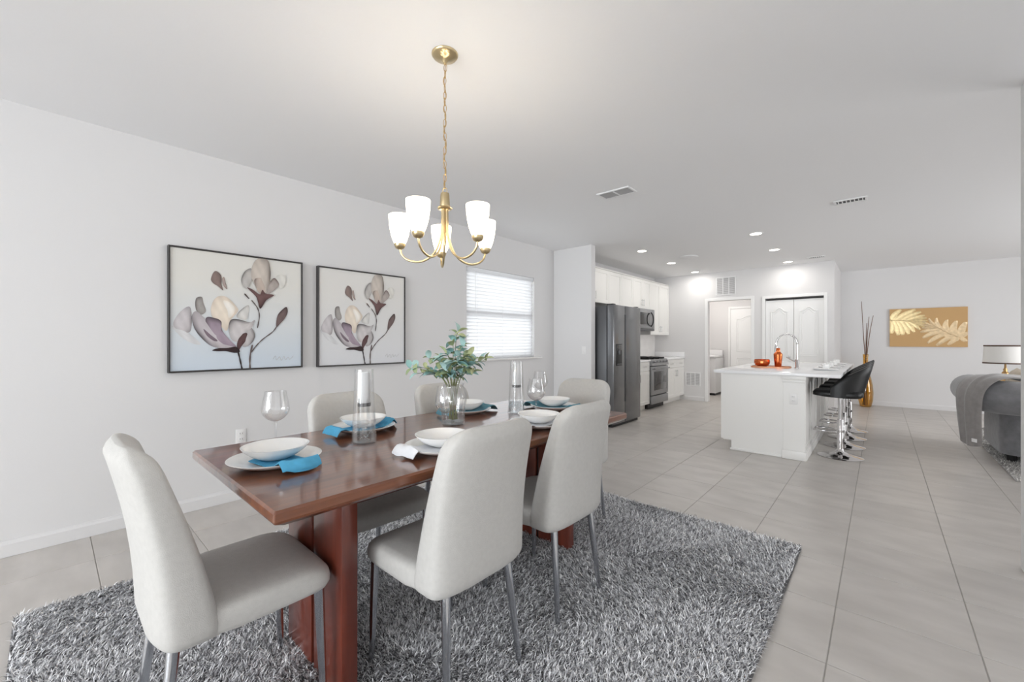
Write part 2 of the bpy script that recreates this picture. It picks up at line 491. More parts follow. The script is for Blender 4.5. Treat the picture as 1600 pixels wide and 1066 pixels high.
# ---- dining window: vinyl sashes, panes, sill, blind
wf = thing('window_1', 'white single-hung window behind the horizontal blind', 'window', (LX, WY0, WZ0))
wf['kind'] = 'structure'
ww, wh = WY1-WY0, WZ1-WZ0
g = G(); X0, X1 = -0.125, -0.085
g.box(X0, X1, 0, 0.05, 0, wh).box(X0, X1, ww-0.05, ww, 0, wh).box(X0, X1, 0.05, ww-0.05, 0, 0.05).box(X0, X1, 0.05, ww-0.05, wh-0.05, wh)
g.obj('window_frame', 'trim_white', wf, smooth=False)
G().box(X0-0.005, X1+0.02, 0.05, ww-0.05, 0.565, 0.625).obj('meeting_rail', 'trim_white', wf, smooth=False)
for z0, z1 in ((0.05, 0.565), (0.625, wh-0.05)):
    G().box(-0.108, -0.103, 0.05, ww-0.05, z0, z1).obj('pane', 'pane_glass', wf, smooth=False)
G().box(LX-0.02, LX+0.055, WY0-0.10, WY1+0.13, WZ0-0.024, WZ0-0.001, 0.006, 2).obj('window_sill', 'marble', smooth=False,
    label='pale marble window sill under the blind', category='window sill', kind='structure')
bl = thing('window_blind', 'white horizontal slat blind filling the dining window', 'blind', (LX-0.035, WY0+0.012, WZ0))
bw = ww-0.024
G().box(-0.03, 0.03, 0, bw, wh-0.055, wh-0.004, 0.004).obj('headrail', 'blind_white', bl)
G().box(-0.026, 0.026, 0, bw, 0.006, 0.026, 0.005).obj('bottom_rail', 'blind_white', bl)
sl = G(); tl = math.radians(58)
n = 6; R = []
for y in (0.002, bw-0.002):
    ring = []
    for k in range(n+1):
        t = -1+2*k/n; u = 0.0255*t; h = 0.003*(1-t*t)+0.0012
        ring.append((u*math.cos(tl)-h*math.sin(tl), y, u*math.sin(tl)+h*math.cos(tl)))
    for k in range(n, -1, -1):
        t = -1+2*k/n; u = 0.0255*t; h = 0.003*(1-t*t)-0.0012
        ring.append((u*math.cos(tl)-h*math.sin(tl), y, u*math.sin(tl)+h*math.cos(tl)))
    R.append(ring)
sl.loft(R); slat_me = sl.mesh('slat', 'blind_white', True, 60)
NS = 24
for k in range(NS):
    link('slat', slat_me, bl, (0, 0, 0.052 + k*(wh-0.055-0.075)/(NS-1)))
for y in (0.18, bw/2, bw-0.18):
    G().box(0.024, 0.0255, y-0.002, y+0.002, 0.02, wh-0.05).obj('ladder_cord', 'blind_white', bl, smooth=False)
G().tube([(0.034, 0.14, wh-0.05), (0.036, 0.14, 0.60)], 0.004, 8).obj('tilt_wand', 'trim_white', bl)

# ---- doorway casing, pantry bifold, laundry door
def casing(name, x0, x1, ztop, y, label, wdt=0.06, z0=0.001):
    g = G()
    g.box(x0-wdt, x0, y-0.016, y, z0, ztop+wdt, 0.004).box(x1, x1+wdt, y-0.016, y, z0, ztop+wdt, 0.004).box(x0, x1, y-0.016, y, ztop, ztop+wdt, 0.004)
    g.obj(name, 'trim_white', smooth=False, label=label, category='trim', kind='structure')
casing('trim_1', DX0, DX1, DZ, YK-0.0005, 'white casing around the open laundry doorway', 0.055)
casing('trim_2', BX0, BX1, BZ, YK-0.0005, 'white casing around the bifold pantry doors', 0.05)
def arch_panel_door(w, h, panels, t=0.035):
    """door slab with raised mouldings round arched panels; face toward -Y; panels: (x0,x1,z0,z1,arch)"""
    g = G().box(0, w, 0, t, 0, h, 0.002, 1)
    mouldings = []
    for x0, x1, z0, z1, arch in panels:
        for inset, rad in ((0.0, 0.010), (0.035, 0.006)):
            a0, a1, b0, b1 = x0+inset, x1-inset, z0+inset, z1-inset
            pts = [(a0, b0), (a1, b0)]
            cxm = (a0+a1)/2; hw = (a1-a0)/2
            for k in range(0, 17):
                t_ = 1-2*k/16
                bump = arch*(0.5+0.5*math.cos(PI*min(1, abs(t_)*1.25)))
                pts.append((cxm+hw*t_, b1-arch+bump))
            mouldings.append(G().tube([(x, -0.001, z) for x, z in pts], rad, 6, closed=True))
    return g, mouldings
pd = thing('door_1', 'white two-leaf bifold pantry door with arched panels', 'door', (BX0, YK+0.03, 0.012)); pd['kind'] = 'structure'
lw = (BX1-BX0)/2
for k in range(2):
    g, ml = arch_panel_door(lw-0.006, BZ-0.05, [(0.09, lw-0.095, 0.16, 0.85, 0.0), (0.09, lw-0.095, 0.98, BZ-0.20, 0.07)])
    lf = g.obj('leaf_panel', 'trim_white', pd, (k*lw+0.003, 0, 0), smooth=False)
    for mo in ml: mo.obj('panel_moulding', 'trim_white', lf)
G().box(0.01, BX1-BX0-0.01, 0.0, 0.03, BZ-0.030, BZ-0.014).obj('track', 'vent_dark', pd, smooth=False)
kb = G().lathe([(0.006, 0), (0.006, 0.015), (0.014, 0.022), (0.014, 0.03), (0, 0.034)], 16).xf(Matrix.Rotation(R90, 4, 'X')).obj('knob', 'nickel', pd, (lw-0.06, 0, 0.95))
ld = thing('door_2', 'white paneled door inside the laundry room', 'door', (-2.68, YL-0.04, 0.012)); ld['kind'] = 'structure'
g, ml = arch_panel_door(0.80, 2.0, [(0.13, 0.67, 0.2, 0.85, 0.0), (0.13, 0.67, 1.0, 1.84, 0.08)])
lf = g.obj('leaf_panel', 'trim_white', ld, smooth=False)
for mo in ml: mo.obj('panel_moulding', 'trim_white', lf)
casing('trim_3', -2.69, -1.87, 2.025, YL-0.0005, 'white casing around the laundry room door', 0.05)

# ---- grilles and ceiling fittings
def grille(name, w, h, cols, label, loc, rot, slats, vertical=False, bank_mat='vent_grey', cat='vent', fw=0.022, slat_mat='vent_white'):
    """frame in local XZ plane, facing -Y; banks of slats"""
    t = thing(name, label, cat, loc); t.rotation_euler = rot
    g = G().box(0, w, -0.012, 0, 0, fw, 0.003).box(0, w, -0.012, 0, h-fw, h, 0.003)
    g.box(0, fw, -0.012, 0, fw, h-fw, 0.003).box(w-fw, w, -0.012, 0, fw, h-fw, 0.003)
    cw = (w-2*fw)/cols
    for c in range(1, cols): g.box(fw+c*cw-0.008, fw+c*cw+0.008, -0.011, 0, fw, h-fw, 0.002)
    g.obj('grille_frame', 'vent_white', t)
    G().box(fw*0.5, w-fw*0.5, -0.002, 0, fw*0.5, h-fw*0.5).obj('duct_backing', bank_mat, t, smooth=False)
    if vertical:
        n = slats
        me = G().box(-0.004, 0.004, -0.010, -0.002, fw, h-fw).mesh('slat', slat_mat, False)
        for k in range(n):
            link('slat', me, t, (fw+(k+0.5)*(w-2*fw)/n, 0, 0))
    else:
        n = slats
        me = G().add([(fw, -0.010, -0.003), (w-fw, -0.010, -0.003), (w-fw, -0.003, 0.004), (fw, -0.003, 0.004),
                      (fw, -0.009, -0.0045), (w-fw, -0.009, -0.0045), (w-fw, -0.002, 0.0025), (fw, -0.002, 0.0025)],
                     [(0, 1, 2, 3), (7, 6, 5, 4), (0, 4, 5, 1), (3, 2, 6, 7), (0, 3, 7, 4), (1, 5, 6, 2)]).mesh('slat', slat_mat, False)
        for k in range(n):
            link('slat', me, t, (0, 0, fw+(k+0.5)*(h-2*fw)/n))
    return t
grille('return_grille', 0.37, 0.37, 3, 'large three-column air return grille above the laundry doorway', (-2.51, YK, 2.18), (0, 0, 0), 18)
grille('wall_grille', 0.31, 0.29, 3, 'low white air grille in wall beside the kitchen base cabinet', (-3.12, YK, 0.305), (0, 0, 0), 14)
def ceil_vent(label, cx, cy, w, d, cols, n, vert, m):
    # local -Y becomes world -Z after rotating about X
    return grille('ceiling_vent', w, d, cols, label, (cx-w/2, cy+d/2, CEIL), (R90, 0, 0), n, vert, m, fw=0.02, slat_mat='vent_white' if vert else 'vent_grey')
ceil_vent('two-bank ceiling air vent above the dining table end', -1.862, 3.57, 0.33, 0.18, 2, 9, False, 'vent_grey')
ceil_vent('slotted ceiling air vent in front of the island', -0.225, 5.32, 0.26, 0.15, 1, 7, True, 'vent_dark')
ceil_vent('small slotted ceiling air vent near the pantry', -0.80, 8.52, 0.24, 0.15, 1, 7, True, 'vent_dark')
t = thing('ceiling_speaker', 'round flat white ceiling disc between the recessed lights', 'ceiling disc', (-2.39, 7.1, CEIL))
G().lathe([(0.15, 0), (0.15, -0.006), (0.14, -0.010), (0, -0.010)], 40).obj('disc_cover', 'ceiling_paint', t)
DL = [(-1.218, 6.155, 'recessed ceiling light over the near end of the island'), (-1.218, 7.423, 'recessed ceiling light over the middle of the island'),
      (-1.227, 8.722, 'recessed ceiling light in front of the bifold pantry'), (-2.776, 6.155, 'recessed ceiling light in front of the refrigerator'),
      (-2.814, 7.469, 'recessed ceiling light in front of the gas range'), (-2.820, 8.761, 'recessed ceiling light nearest the kitchen corner cabinets')]
for x, y, lb in DL:
    t = thing('recessed_light', lb, 'ceiling light', (x, y, CEIL), group='recessed kitchen ceiling lights')
    G().lathe([(0.088, 0), (0.088, -0.004), (0.080, -0.007), (0.066, -0.004), (0.066, 0)], 36, cap0=False, cap1=False).obj('trim_ring', 'trim_white', t)
    G().lathe([(0.066, -0.003), (0, -0.003)], 32, cap0=False).obj('diffuser', 'downlight_glow', t)
    l = bpy.data.lights.new('recessed_lamp', 'AREA'); l.shape = 'DISK'; l.size = 0.13; l.energy = 3.3
    l.color = (1.0, 0.965, 0.92)
    lo = bpy.data.objects.new('recessed_lamp', l); COL.objects.link(lo); lo.parent = t; lo.location = (0, 0, -0.02)

t = thing('laundry_fill_light', 'added unseen ceiling light brightening the laundry room', 'ceiling light', (-2.9, 10.0, CEIL))  # fixture added out of view to lift the dark laundry doorway
G().lathe([(0.13, 0), (0.13, -0.012), (0.12, -0.012)], 36, cap1=False).obj('trim_ring', 'trim_white', t)
G().lathe([(0.12, -0.012), (0.10, -0.035), (0.05, -0.05), (0, -0.053)], 36, cap0=False).obj('diffuser', 'downlight_glow', t)
l = bpy.data.lights.new('laundry_fill_lamp', 'AREA'); l.shape = 'DISK'; l.size = 0.24; l.energy = 13; l.color = (1.0, 0.95, 0.9)
lo = bpy.data.objects.new('laundry_fill_lamp', l); COL.objects.link(lo); lo.parent = t; lo.location = (0, 0, -0.06)

# ---- wall plates
def outlet(label, loc, rz):
    t = thing('outlet_plate', label, 'outlet', loc, rz)      # faces local -Y
    G().box(-0.036, 0.036, -0.006, 0, -0.058, 0.058, 0.003).obj('cover_plate', 'outlet_white', t)
    for s_ in (-1, 1):
        r = G().box(-0.017, 0.017, -0.008, -0.005, s_*0.022-0.014, s_*0.022+0.014, 0.004).obj('receptacle', 'outlet_white', t)
        G().box(-0.009, -0.006, -0.0085, -0.0078, s_*0.022-0.004, s_*0.022+0.006).box(0.006, 0.009, -0.0085, -0.0078, s_*0.022-0.004, s_*0.022+0.006).obj('slot', 'outlet_slot', r, smooth=False)
outlet('white outlet low on the long wall behind the near table corner', (LX, 1.02, 0.50), R90)
t = thing('switch_plate', 'white light switch plate on the wing wall by the refrigerator', 'switch', (-3.25, 5.235, 1.12))
G().box(-0.036, 0.036, -0.006, 0, -0.058, 0.058, 0.003).obj('cover_plate', 'outlet_white', t)
G().box(-0.016, 0.016, -0.010, -0.005, -0.032, 0.032, 0.003).obj('rocker', 'outlet_white', t)

# ================================================================== DINING AREA
def shag(parent, x0, x1, y0, y1, z, count, length, width, shades, probs, name='pile'):
    n = count
    X = rng.uniform(x0, x1, n); Y = rng.uniform(y0, y1, n)
    fx = np.sin(X*5.1+1.3*np.sin(Y*3.7)) + 0.6*np.sin(Y*7.3+X*2.1)
    fy = np.cos(Y*4.7+1.1*np.sin(X*4.1)) + 0.6*np.sin(X*8.3-Y*2.7)
    ang = np.arctan2(fy, fx) + rng.normal(0, 1.1, n)
    tilt = np.clip(rng.normal(1.05, 0.26, n), 0.2, 1.4)
    L = length*rng.uniform(0.7, 1.25, n); W = width*rng.uniform(0.7, 1.3, n)
    dx, dy = np.cos(ang), np.sin(ang)
    wa = ang + PI/2 + rng.normal(0, 0.6, n)
    wx, wy = np.cos(wa)*W/2, np.sin(wa)*W/2
    V = np.zeros((n, 5, 3), np.float32)
    s0, c0 = np.sin(tilt*0.55), np.cos(tilt*0.55); s1, c1 = np.sin(tilt*1.25), np.cos(tilt*1.25)
    mx, my, mz = X+dx*L*0.5*s0, Y+dy*L*0.5*s0, z+L*0.5*c0
    tx, ty, tz = mx+dx*L*0.5*s1, my+dy*L*0.5*s1, mz+L*0.5*c1
    for k, (px_, py_, pz_, f) in enumerate(((X, Y, X*0+z, -1), (X, Y, X*0+z, 1), (mx, my, mz, 1), (mx, my, mz, -1), (tx, ty, tz, 0))):
        V[:, k, 0] = px_+wx*f; V[:, k, 1] = py_+wy*f; V[:, k, 2] = pz_
    me = bpy.data.meshes.new(name)
    me.vertices.add(n*5); me.vertices.foreach_set('co', V.ravel())
    base = (np.arange(n)*5)[:, None]
    loops = np.concatenate([base+np.array([0, 1, 2, 3]), base+np.array([3, 2, 4])], 1).astype(np.int32).ravel()
    me.loops.add(n*7); me.loops.foreach_set('vertex_index', loops)
    me.polygons.add(n*2)
    ls = np.stack([np.arange(n)*7, np.arange(n)*7+4], 1).astype(np.int32).ravel()
    me.polygons.foreach_set('loop_start', ls)
    me.update(calc_edges=True)
    sh = np.array([lin(s_) for s_ in shades]); ch = rng.choice(len(shades), n, p=probs)
    c = sh[ch]*rng.uniform(0.8, 1.2, (n, 1))
    C = np.ones((n, 5, 4), np.float32); C[:, :, :3] = c[:, None, :]
    a = me.color_attributes.new('Col', 'FLOAT_COLOR', 'POINT'); a.data.foreach_set('color', C.ravel())
    me.materials.append(MATS['shag_yarn'])
    return link(name, me, parent, kind='stuff')
rug = thing('shag_rug', 'large grey shag rug under the dining table', 'rug', (-1.630, 1.455, 0))
G().box(-1.275, 1.275, -1.56, 1.56, 0.0005, 0.014, 0.004, 1).obj('rug_backing', 'rug_backing', rug, smooth=False)
shag(rug, -1.27, 1.27, -1.555, 1.555, 0.012, 300000, 0.032, 0.0038,
     [(96, 96, 99), (176, 176, 180), (232, 232, 235), (254, 254, 255)], [0.25, 0.25, 0.25, 0.25])

# ---- table
TZ = 0.815
TX0_, TX1_, TY0_, TY1_ = -2.073, -1.165, 0.386, 2.372
tcx, tcy = (TX0_+TX1_)/2, (TY0_+TY1_)/2
tab = thing('dining_table', 'dark cherry wood dining table on slab pedestals', 'table', (tcx, tcy, 0))
hw, hl = (TX1_-TX0_)/2, (TY1_-TY0_)/2
# plank top with softly chamfered rim (profile lofted downward)
def rect(a, b, z, r=0.006, n=4):
    pts = []
    for qx, qy, a0 in ((1, 1, 0), (-1, 1, PI/2), (-1, -1, PI), (1, -1, 1.5*PI)):
        for k in range(n+1):
            t = a0 + (PI/2)*k/n
            pts.append((qx*(a-r)+r*math.cos(t), qy*(b-r)+r*math.sin(t), z))
    return pts
g = G().loft([rect(hw-0.030, hl-0.030, TZ-0.052), rect(hw-0.004, hl-0.004, TZ-0.036), rect(hw, hl, TZ-0.028), rect(hw, hl, TZ-0.007), rect(hw-0.006, hl-0.006, TZ)])
g.obj('tabletop', 'cherry_top', tab, angle=25)
px0, px1 = -1.850-tcx, -1.378-tcx
for yy in (0.668, 2.045):
    y0 = yy-tcy
    mid = (px0+px1)/2
    pd_ = thing_part = link('pedestal', None, tab, (0, 0, 0))
    for a, b in ((px0, mid-0.010), (mid+0.010, px1)):
        G().box(a, b, y0, y0+0.060, 0.013, TZ-0.075, 0.005).obj('slab', 'cherry_leg', pd_)
    G().box(mid-0.012, mid+0.012, y0+0.018, y0+0.045, 0.02, TZ-0.08).obj('spline', 'dark_frame', pd_, smooth=False)
    G().box(px0-0.08, px1+0.08, y0-0.012, y0+0.072, TZ-0.076, TZ-0.050, 0.004).obj('cleat', 'cherry_leg', pd_)
G().box(-0.045, 0.045, 0.735-tcy, 2.04-tcy, 0.60, 0.72, 0.005).obj('stretcher', 'cherry_leg', tab)
for sx in (-0.36, 0.36):
    G().box(sx-0.02, sx+0.02, -hl+0.08, hl-0.08, TZ-0.072, TZ-0.051, 0.003).obj('rail', 'dark_frame', tab)

# ---- chairs: padded seat, tapered wrap-round back shell, four chrome legs.  Front is local +Y
def make_chair(label, loc, rz):
    t = thing('dining_chair', label, 'chair', loc, rz, 'greige upholstered dining chairs')
    zs = []; top = 0.975; bot = 0.408
    for k in range(0, 5): zs.append(bot + 0.05*(1-math.cos(k/4*PI/2)))
    zs += [0.50, 0.56, 0.63, 0.70, 0.77, 0.83]
    for k in range(0, 10): zs.append(top-0.085 + 0.085*math.sin(k/9*PI/2))
    rings = []
    for z in zs:
        v = (z-bot)/(top-bot)
        half = 0.226 - 0.022*v
        back = -0.243 - 0.085*v + 0.02*math.sin(PI*v)
        thick = 0.088*(1-v)**1.3 + 0.076
        if z > top-0.085:
            q = (z-(top-0.085))/0.085
            half -= 0.085*(1-math.sqrt(max(0, 1-q*q)))
            if q > 0.45:
                sh = 0.030*((q-0.45)/0.55)**2; thick -= 2*sh; back += sh
        if z < bot+0.05:
            q = ((bot+0.05)-z)/0.05
            half -= 0.045*(1-math.sqrt(max(0, 1-q*q))); back += 0.045*(1-math.sqrt(max(0, 1-q*q)))
            thick -= 0.02*q
        cy = back+thick/2
        # gentle wrap: ends of the section curve forward
        ring = []
        for x, y in rrect(half, thick/2, 36, 5.0):
            ring.append((x, cy+y+0.035*(abs(x)/0.22)**2*(0.4+0.6*v), z))
        rings.append(ring)
    G().loft(rings).obj('backrest', 'chair_fabric', t, angle=70)
    rings = []
    for z, ins in ((0.412, 0.022), (0.420, 0.008), (0.435, 0.001), (0.462, 0.0), (0.482, 0.004), (0.494, 0.015), (0.500, 0.035), (0.504, 0.10)):
        ring = []
        for x, y in rrect(0.224-ins, 0.198-ins, 40, 7.0):
            yy = y+0.045
            zz = z - 0.014*max(0, (yy-0.15)/0.09)*(z > 0.46)
            ring.append((x*(1-0.03*(yy < -0.05)), yy, zz))
        rings.append(ring)
    G().loft(rings).obj('seat', 'chair_fabric', t, angle=70)
    for sx in (-1, 1):
        for (xt, yt, xb, yb) in ((0.188, 0.195, 0.196, 0.208), (0.150, -0.185, 0.178, -0.225)):
            G().tube([(sx*xt, yt, 0.425), (sx*(xt*0.5+xb*0.5), (yt+yb)/2, 0.22), (sx*xb, yb, 0.0145)], [0.0165, 0.014, 0.0105], 14).obj('leg', 'chrome', t)
    return t
CH = [((-1.615, 0.418, 0), 0.0, 'greige dining chair at the near end of the table, whole side in view'),
      ((-1.265, 1.030, 0), PI/2, 'greige dining chair seen from behind, nearer of the two on the rug side'),
      ((-1.275, 1.655, 0), PI/2, 'greige dining chair seen from behind, farther of the two on the rug side'),
      ((-1.925, 1.085, 0), -PI/2, 'greige dining chair on the wall side, behind the bubbled glass candle holder'),
      ((-1.925, 1.735, 0), -PI/2, 'greige dining chair on the wall side, partly behind the leafy vase'),
      ((-1.630, 2.380, 0), PI, 'greige dining chair at the far end of the table, nearest the refrigerator')]
ch0 = make_chair(CH[0][2], CH[0][0], CH[0][1])
for loc, rz, lb in CH[1:]: dup(ch0, loc, rz, lb)

# ---- place settings: coupe plate, napkin across it, bowl on top
def plate_g():
    return G().lathe([(0, 0.004), (0.062, 0.004), (0.085, 0.0), (0.092, 0.004), (0.125, 0.014), (0.149, 0.026), (0.151, 0.029), (0.147, 0.030), (0.122, 0.020), (0.088, 0.010), (0, 0.009)], 56)
def bowl_g():
    return G().lathe([(0, 0.003), (0.040, 0.003), (0.046, 0.0), (0.052, 0.003), (0.078, 0.016), (0.098, 0.032), (0.107, 0.044), (0.109, 0.047), (0.105, 0.047), (0.094, 0.035), (0.072, 0.020), (0.045, 0.010), (0, 0.008)], 56)
plate_me = plate_g().mesh('dinner_plate', 'porcelain', True, 60)
bowl_me = bowl_g().mesh('soup_bowl', 'porcelain', True, 60)
def napkin_mesh(m, seed, start=-0.178):
    """folded cloth strip lying over the plate and sagging over both rims to the table; runs along local X"""
    r_ = random.Random(seed); ns, nw = 34, 12; half = 0.178; wd = 0.066
    top, bt = [], []
    ph = r_.uniform(0, 6)
    for i in range(ns+1):
        s_ = start + (half-start)*i/ns
        d = abs(s_)
        if d < 0.088: z = 0.0125
        elif d < 0.150: z = 0.0125 + (d-0.088)/0.062*0.021
        else:
            q = (d-0.150)/(half-0.150); z = 0.0335 - 0.022*q*q - 0.006*q
        rt, rb = [], []
        for j in range(nw+1):
            u = -1+2*j/nw
            wob = 0.004*math.sin(3.1*u+ph+s_*14)*(d > 0.11) + 0.003*math.sin(7*u+ph)*(d > 0.13)
            e = 0.004*(1-abs(u)**6)
            yy = u*wd*(1+0.10*math.sin(s_*11+ph)*(d > 0.1)) + 0.018*s_/half*math.sin(ph)
            xx = s_ + (0.012*math.sin(2.5*u+ph) if d > 0.15 else 0)
            rt.append((xx, yy, z+0.004+e+max(0, wob))); rb.append((xx, yy, z+0.001+max(0, wob)))
        top.append(rt); bt.append(rb)
    rings = [a + b[::-1] for a, b in zip(top, bt)]
    return G().loft(rings).mesh('napkin', m, True, 60)
PL = [(-1.625, 0.545, 0.06, 'napkin_blue', 'at the near end of the table', 'bright blue'),
      (-1.905, 1.035, R90+0.1, 'napkin_blue', 'by the near candle holder, wall side', 'sky blue'),
      (-1.322, 1.060, R90-0.1, 'napkin_white', 'before the leafy vase, rug side', 'white'),
      (-1.905, 1.715, R90, 'napkin_teal', 'behind the leafy vase, wall side', 'teal'),
      (-1.322, 1.690, R90, 'napkin_white', 'near the farther rug-side chair', 'pale'),
      (-1.590, 2.190, 0.05, 'napkin_teal', 'at the far end of the table', 'dusty teal')]
for k, (x, y, rz, nm, where, cn) in enumerate(PL):
    link('dinner_plate', plate_me, None, (x, y, TZ+0.0005), label='white coupe dinner plate ' + where, category='plate', group='white dinner plates on the dining table')
    link('napkin', napkin_mesh(nm, k+3, -0.05 if k == 0 else -0.178), None, (x, y, TZ+0.0008), rz, label=cn + ' cloth napkin under the bowl ' + where, category='napkin', group='cloth napkins on the dining table')
    link('soup_bowl', bowl_me, None, (x, y, TZ+0.0225), label='white round bowl stacked on the plate ' + where, category='bowl', group='white bowls on the dining table')

# ---- wine glasses
def wine_glass(loc, label):
    t = thing('wine_glass', label, 'wine glass', loc, group='stemmed wine glasses on the dining table')
    G().lathe([(0, 0.002), (0.034, 0.001), (0.0355, 0.0025), (0.030, 0.004), (0.010, 0.008), (0, 0.009)], 36).obj('foot', 'glass_clear', t)
    G().lathe([(0.0065, 0.0075), (0.0042, 0.02), (0.0036, 0.06), (0.0042, 0.092), (0.009, 0.103)], 18, cap0=False, cap1=False).obj('stem', 'glass_clear', t)
    o = [(0.004, 0.101), (0.018, 0.105), (0.034, 0.115), (0.047, 0.130), (0.0525, 0.145), (0.0525, 0.158), (0.049, 0.185), (0.0435, 0.212), (0.041, 0.229)]
    G().lathe(o + [(r-0.0012, z) for r, z in o[::-1][:-1]] + [(0, 0.1045)], 44, cap0=True, cap1=False).obj('bowl', 'glass_clear', t, angle=80)
GL = [((-1.911, 0.640), 'wine glass beside the plate at the near end of the table'), ((-1.529, 1.249), 'wine glass standing in front of the leafy vase'),
      ((-1.466, 1.850), 'wine glass behind the bowl on the farther rug-side plate'), ((-1.785, 2.300), 'wine glass at the far corner of the table by the wall')]
for (x, y), lb in GL: wine_glass((x, y, TZ+0.0005), lb)

# ---- tapered glass candle holders with frosted insert
def candle(loc, label):
    t = thing('candle_holder', label, 'candle holder', loc, group='tall tapered glass candle holders')
    o = [(0.052, 0.0), (0.053, 0.004), (0.0505, 0.05), (0.048, 0.095), (0.0445, 0.18), (0.0405, 0.27), (0.039, 0.318)]
    i = [(0.037, 0.318), (0.0385, 0.27), (0.0425, 0.18), (0.046, 0.095), (0.046, 0.08), (0, 0.078)]
    G().lathe(o+i, 44, cap0=True, cap1=False).obj('outer_glass', 'glass_clear', t, angle=60)
    G().lathe([(0, 0.006), (0.046, 0.006), (0.0455, 0.05), (0.044, 0.074), (0, 0.076)], 40).obj('solid_base', 'glass_thick', t, angle=50)
    bub = G()
    for _ in range(46):
        a = random.uniform(0, 2*PI); r = 0.038*math.sqrt(random.random()); z = random.uniform(0.012, 0.068); q = random.uniform(0.0012, 0.003)
        bub.lathe([(0, -q), (q*0.8, -q*0.5), (q*0.8, q*0.5), (0, q)], 6, (r*math.cos(a), r*math.sin(a), z))
    bub.obj('bubbles', 'glass_frost', t, kind='stuff')
    G().lathe([(0, 0.172), (0.025, 0.172), (0.026, 0.176), (0.026, 0.305), (0.0245, 0.306), (0.0245, 0.18), (0, 0.179)], 36).obj('insert_tube', 'glass_frost', t, angle=50)
    G().lathe([(0.0265, 0.158), (0.0275, 0.158), (0.0275, 0.173), (0.0265, 0.173), (0, 0.173)], 36, cap0=True, cap1=False).obj('metal_band', 'vent_dark', t, angle=50)
    G().tube([(0.0268, 0, 0.165), (0.040, 0, 0.165)], 0.0012, 6).tube([(-0.0268, 0, 0.165), (-0.040, 0, 0.165)], 0.0012, 6).obj('bracket', 'nickel', t)
candle((-1.682, 0.917, TZ+0.0005), 'tall glass candle holder with bubbled base at the near half of the table')
candle((-1.672, 1.916, TZ+0.0005), 'tall glass candle holder below the window at the far half of the table')

# ---- vase with leafy branches
VX, VY = -1.700, 1.435
t = thing('glass_vase', 'clear ribbed glass vase holding leafy stems', 'vase', (VX, VY, TZ+0.0005))
o = [(0.058, 0.0), (0.061, 0.004), (0.060, 0.03), (0.062, 0.07), (0.072, 0.12), (0.074, 0.15), (0.062, 0.185), (0.055, 0.20), (0.060, 0.216)]
i = [(0.057, 0.216), (0.052, 0.20), (0.059, 0.185), (0.070, 0.15), (0.068, 0.12), (0.058, 0.07), (0.056, 0.03), (0.050, 0.018), (0, 0.017)]
G().lathe(o+i, 48, cap0=True, cap1=False).obj('vase_body', 'glass_clear', t, angle=60)
G().lathe([(0, 0.004), (0.054, 0.004), (0.054, 0.016), (0, 0.016)], 36).obj('thick_base', 'glass_thick', t, angle=50)
rib = G().tube([(0.0612, 0, 0.004), (0.0606, 0, 0.03), (0.0628, 0, 0.07), (0.0728, 0, 0.12), (0.0746, 0, 0.15), (0.063, 0, 0.184)], 0.0022, 6).mesh('glass_rib', 'glass_clear')
for k in range(10): link('glass_rib', rib, t, (0, 0, 0), 2*PI*k/10)
plant = thing('leafy_branches', 'green and blue-green leafy branches in the glass vase', 'plant', (VX, VY, TZ+0.02))
def leaf_mesh(name, m, L, W):
    n = 8; R = []
    for k in range(n+1):
        u = k/n; w_ = W*math.sin(PI*min(1, u**0.85))**0.8*0.5 + 0.0008
        x = L*u; z = 0.16*L*math.sin(PI*u*0.9) - 0.10*L*u*u
        R.append([(x, -w_, z+0.15*w_), (x, 0, z-0.10*w_), (x, w_, z+0.15*w_), (x, w_, z+0.15*w_-0.0006), (x, 0, z-0.10*w_-0.0006), (x, -w_, z+0.15*w_-0.0006)])
    return G().loft(R).mesh(name, m, True, 60)
leaves = [leaf_mesh('leaf', 'leaf_green', 0.078, 0.036), leaf_mesh('leaf', 'leaf_green', 0.066, 0.028), leaf_mesh('leaf', 'leaf_blue', 0.078, 0.040), leaf_mesh('leaf', 'leaf_blue', 0.068, 0.032)]
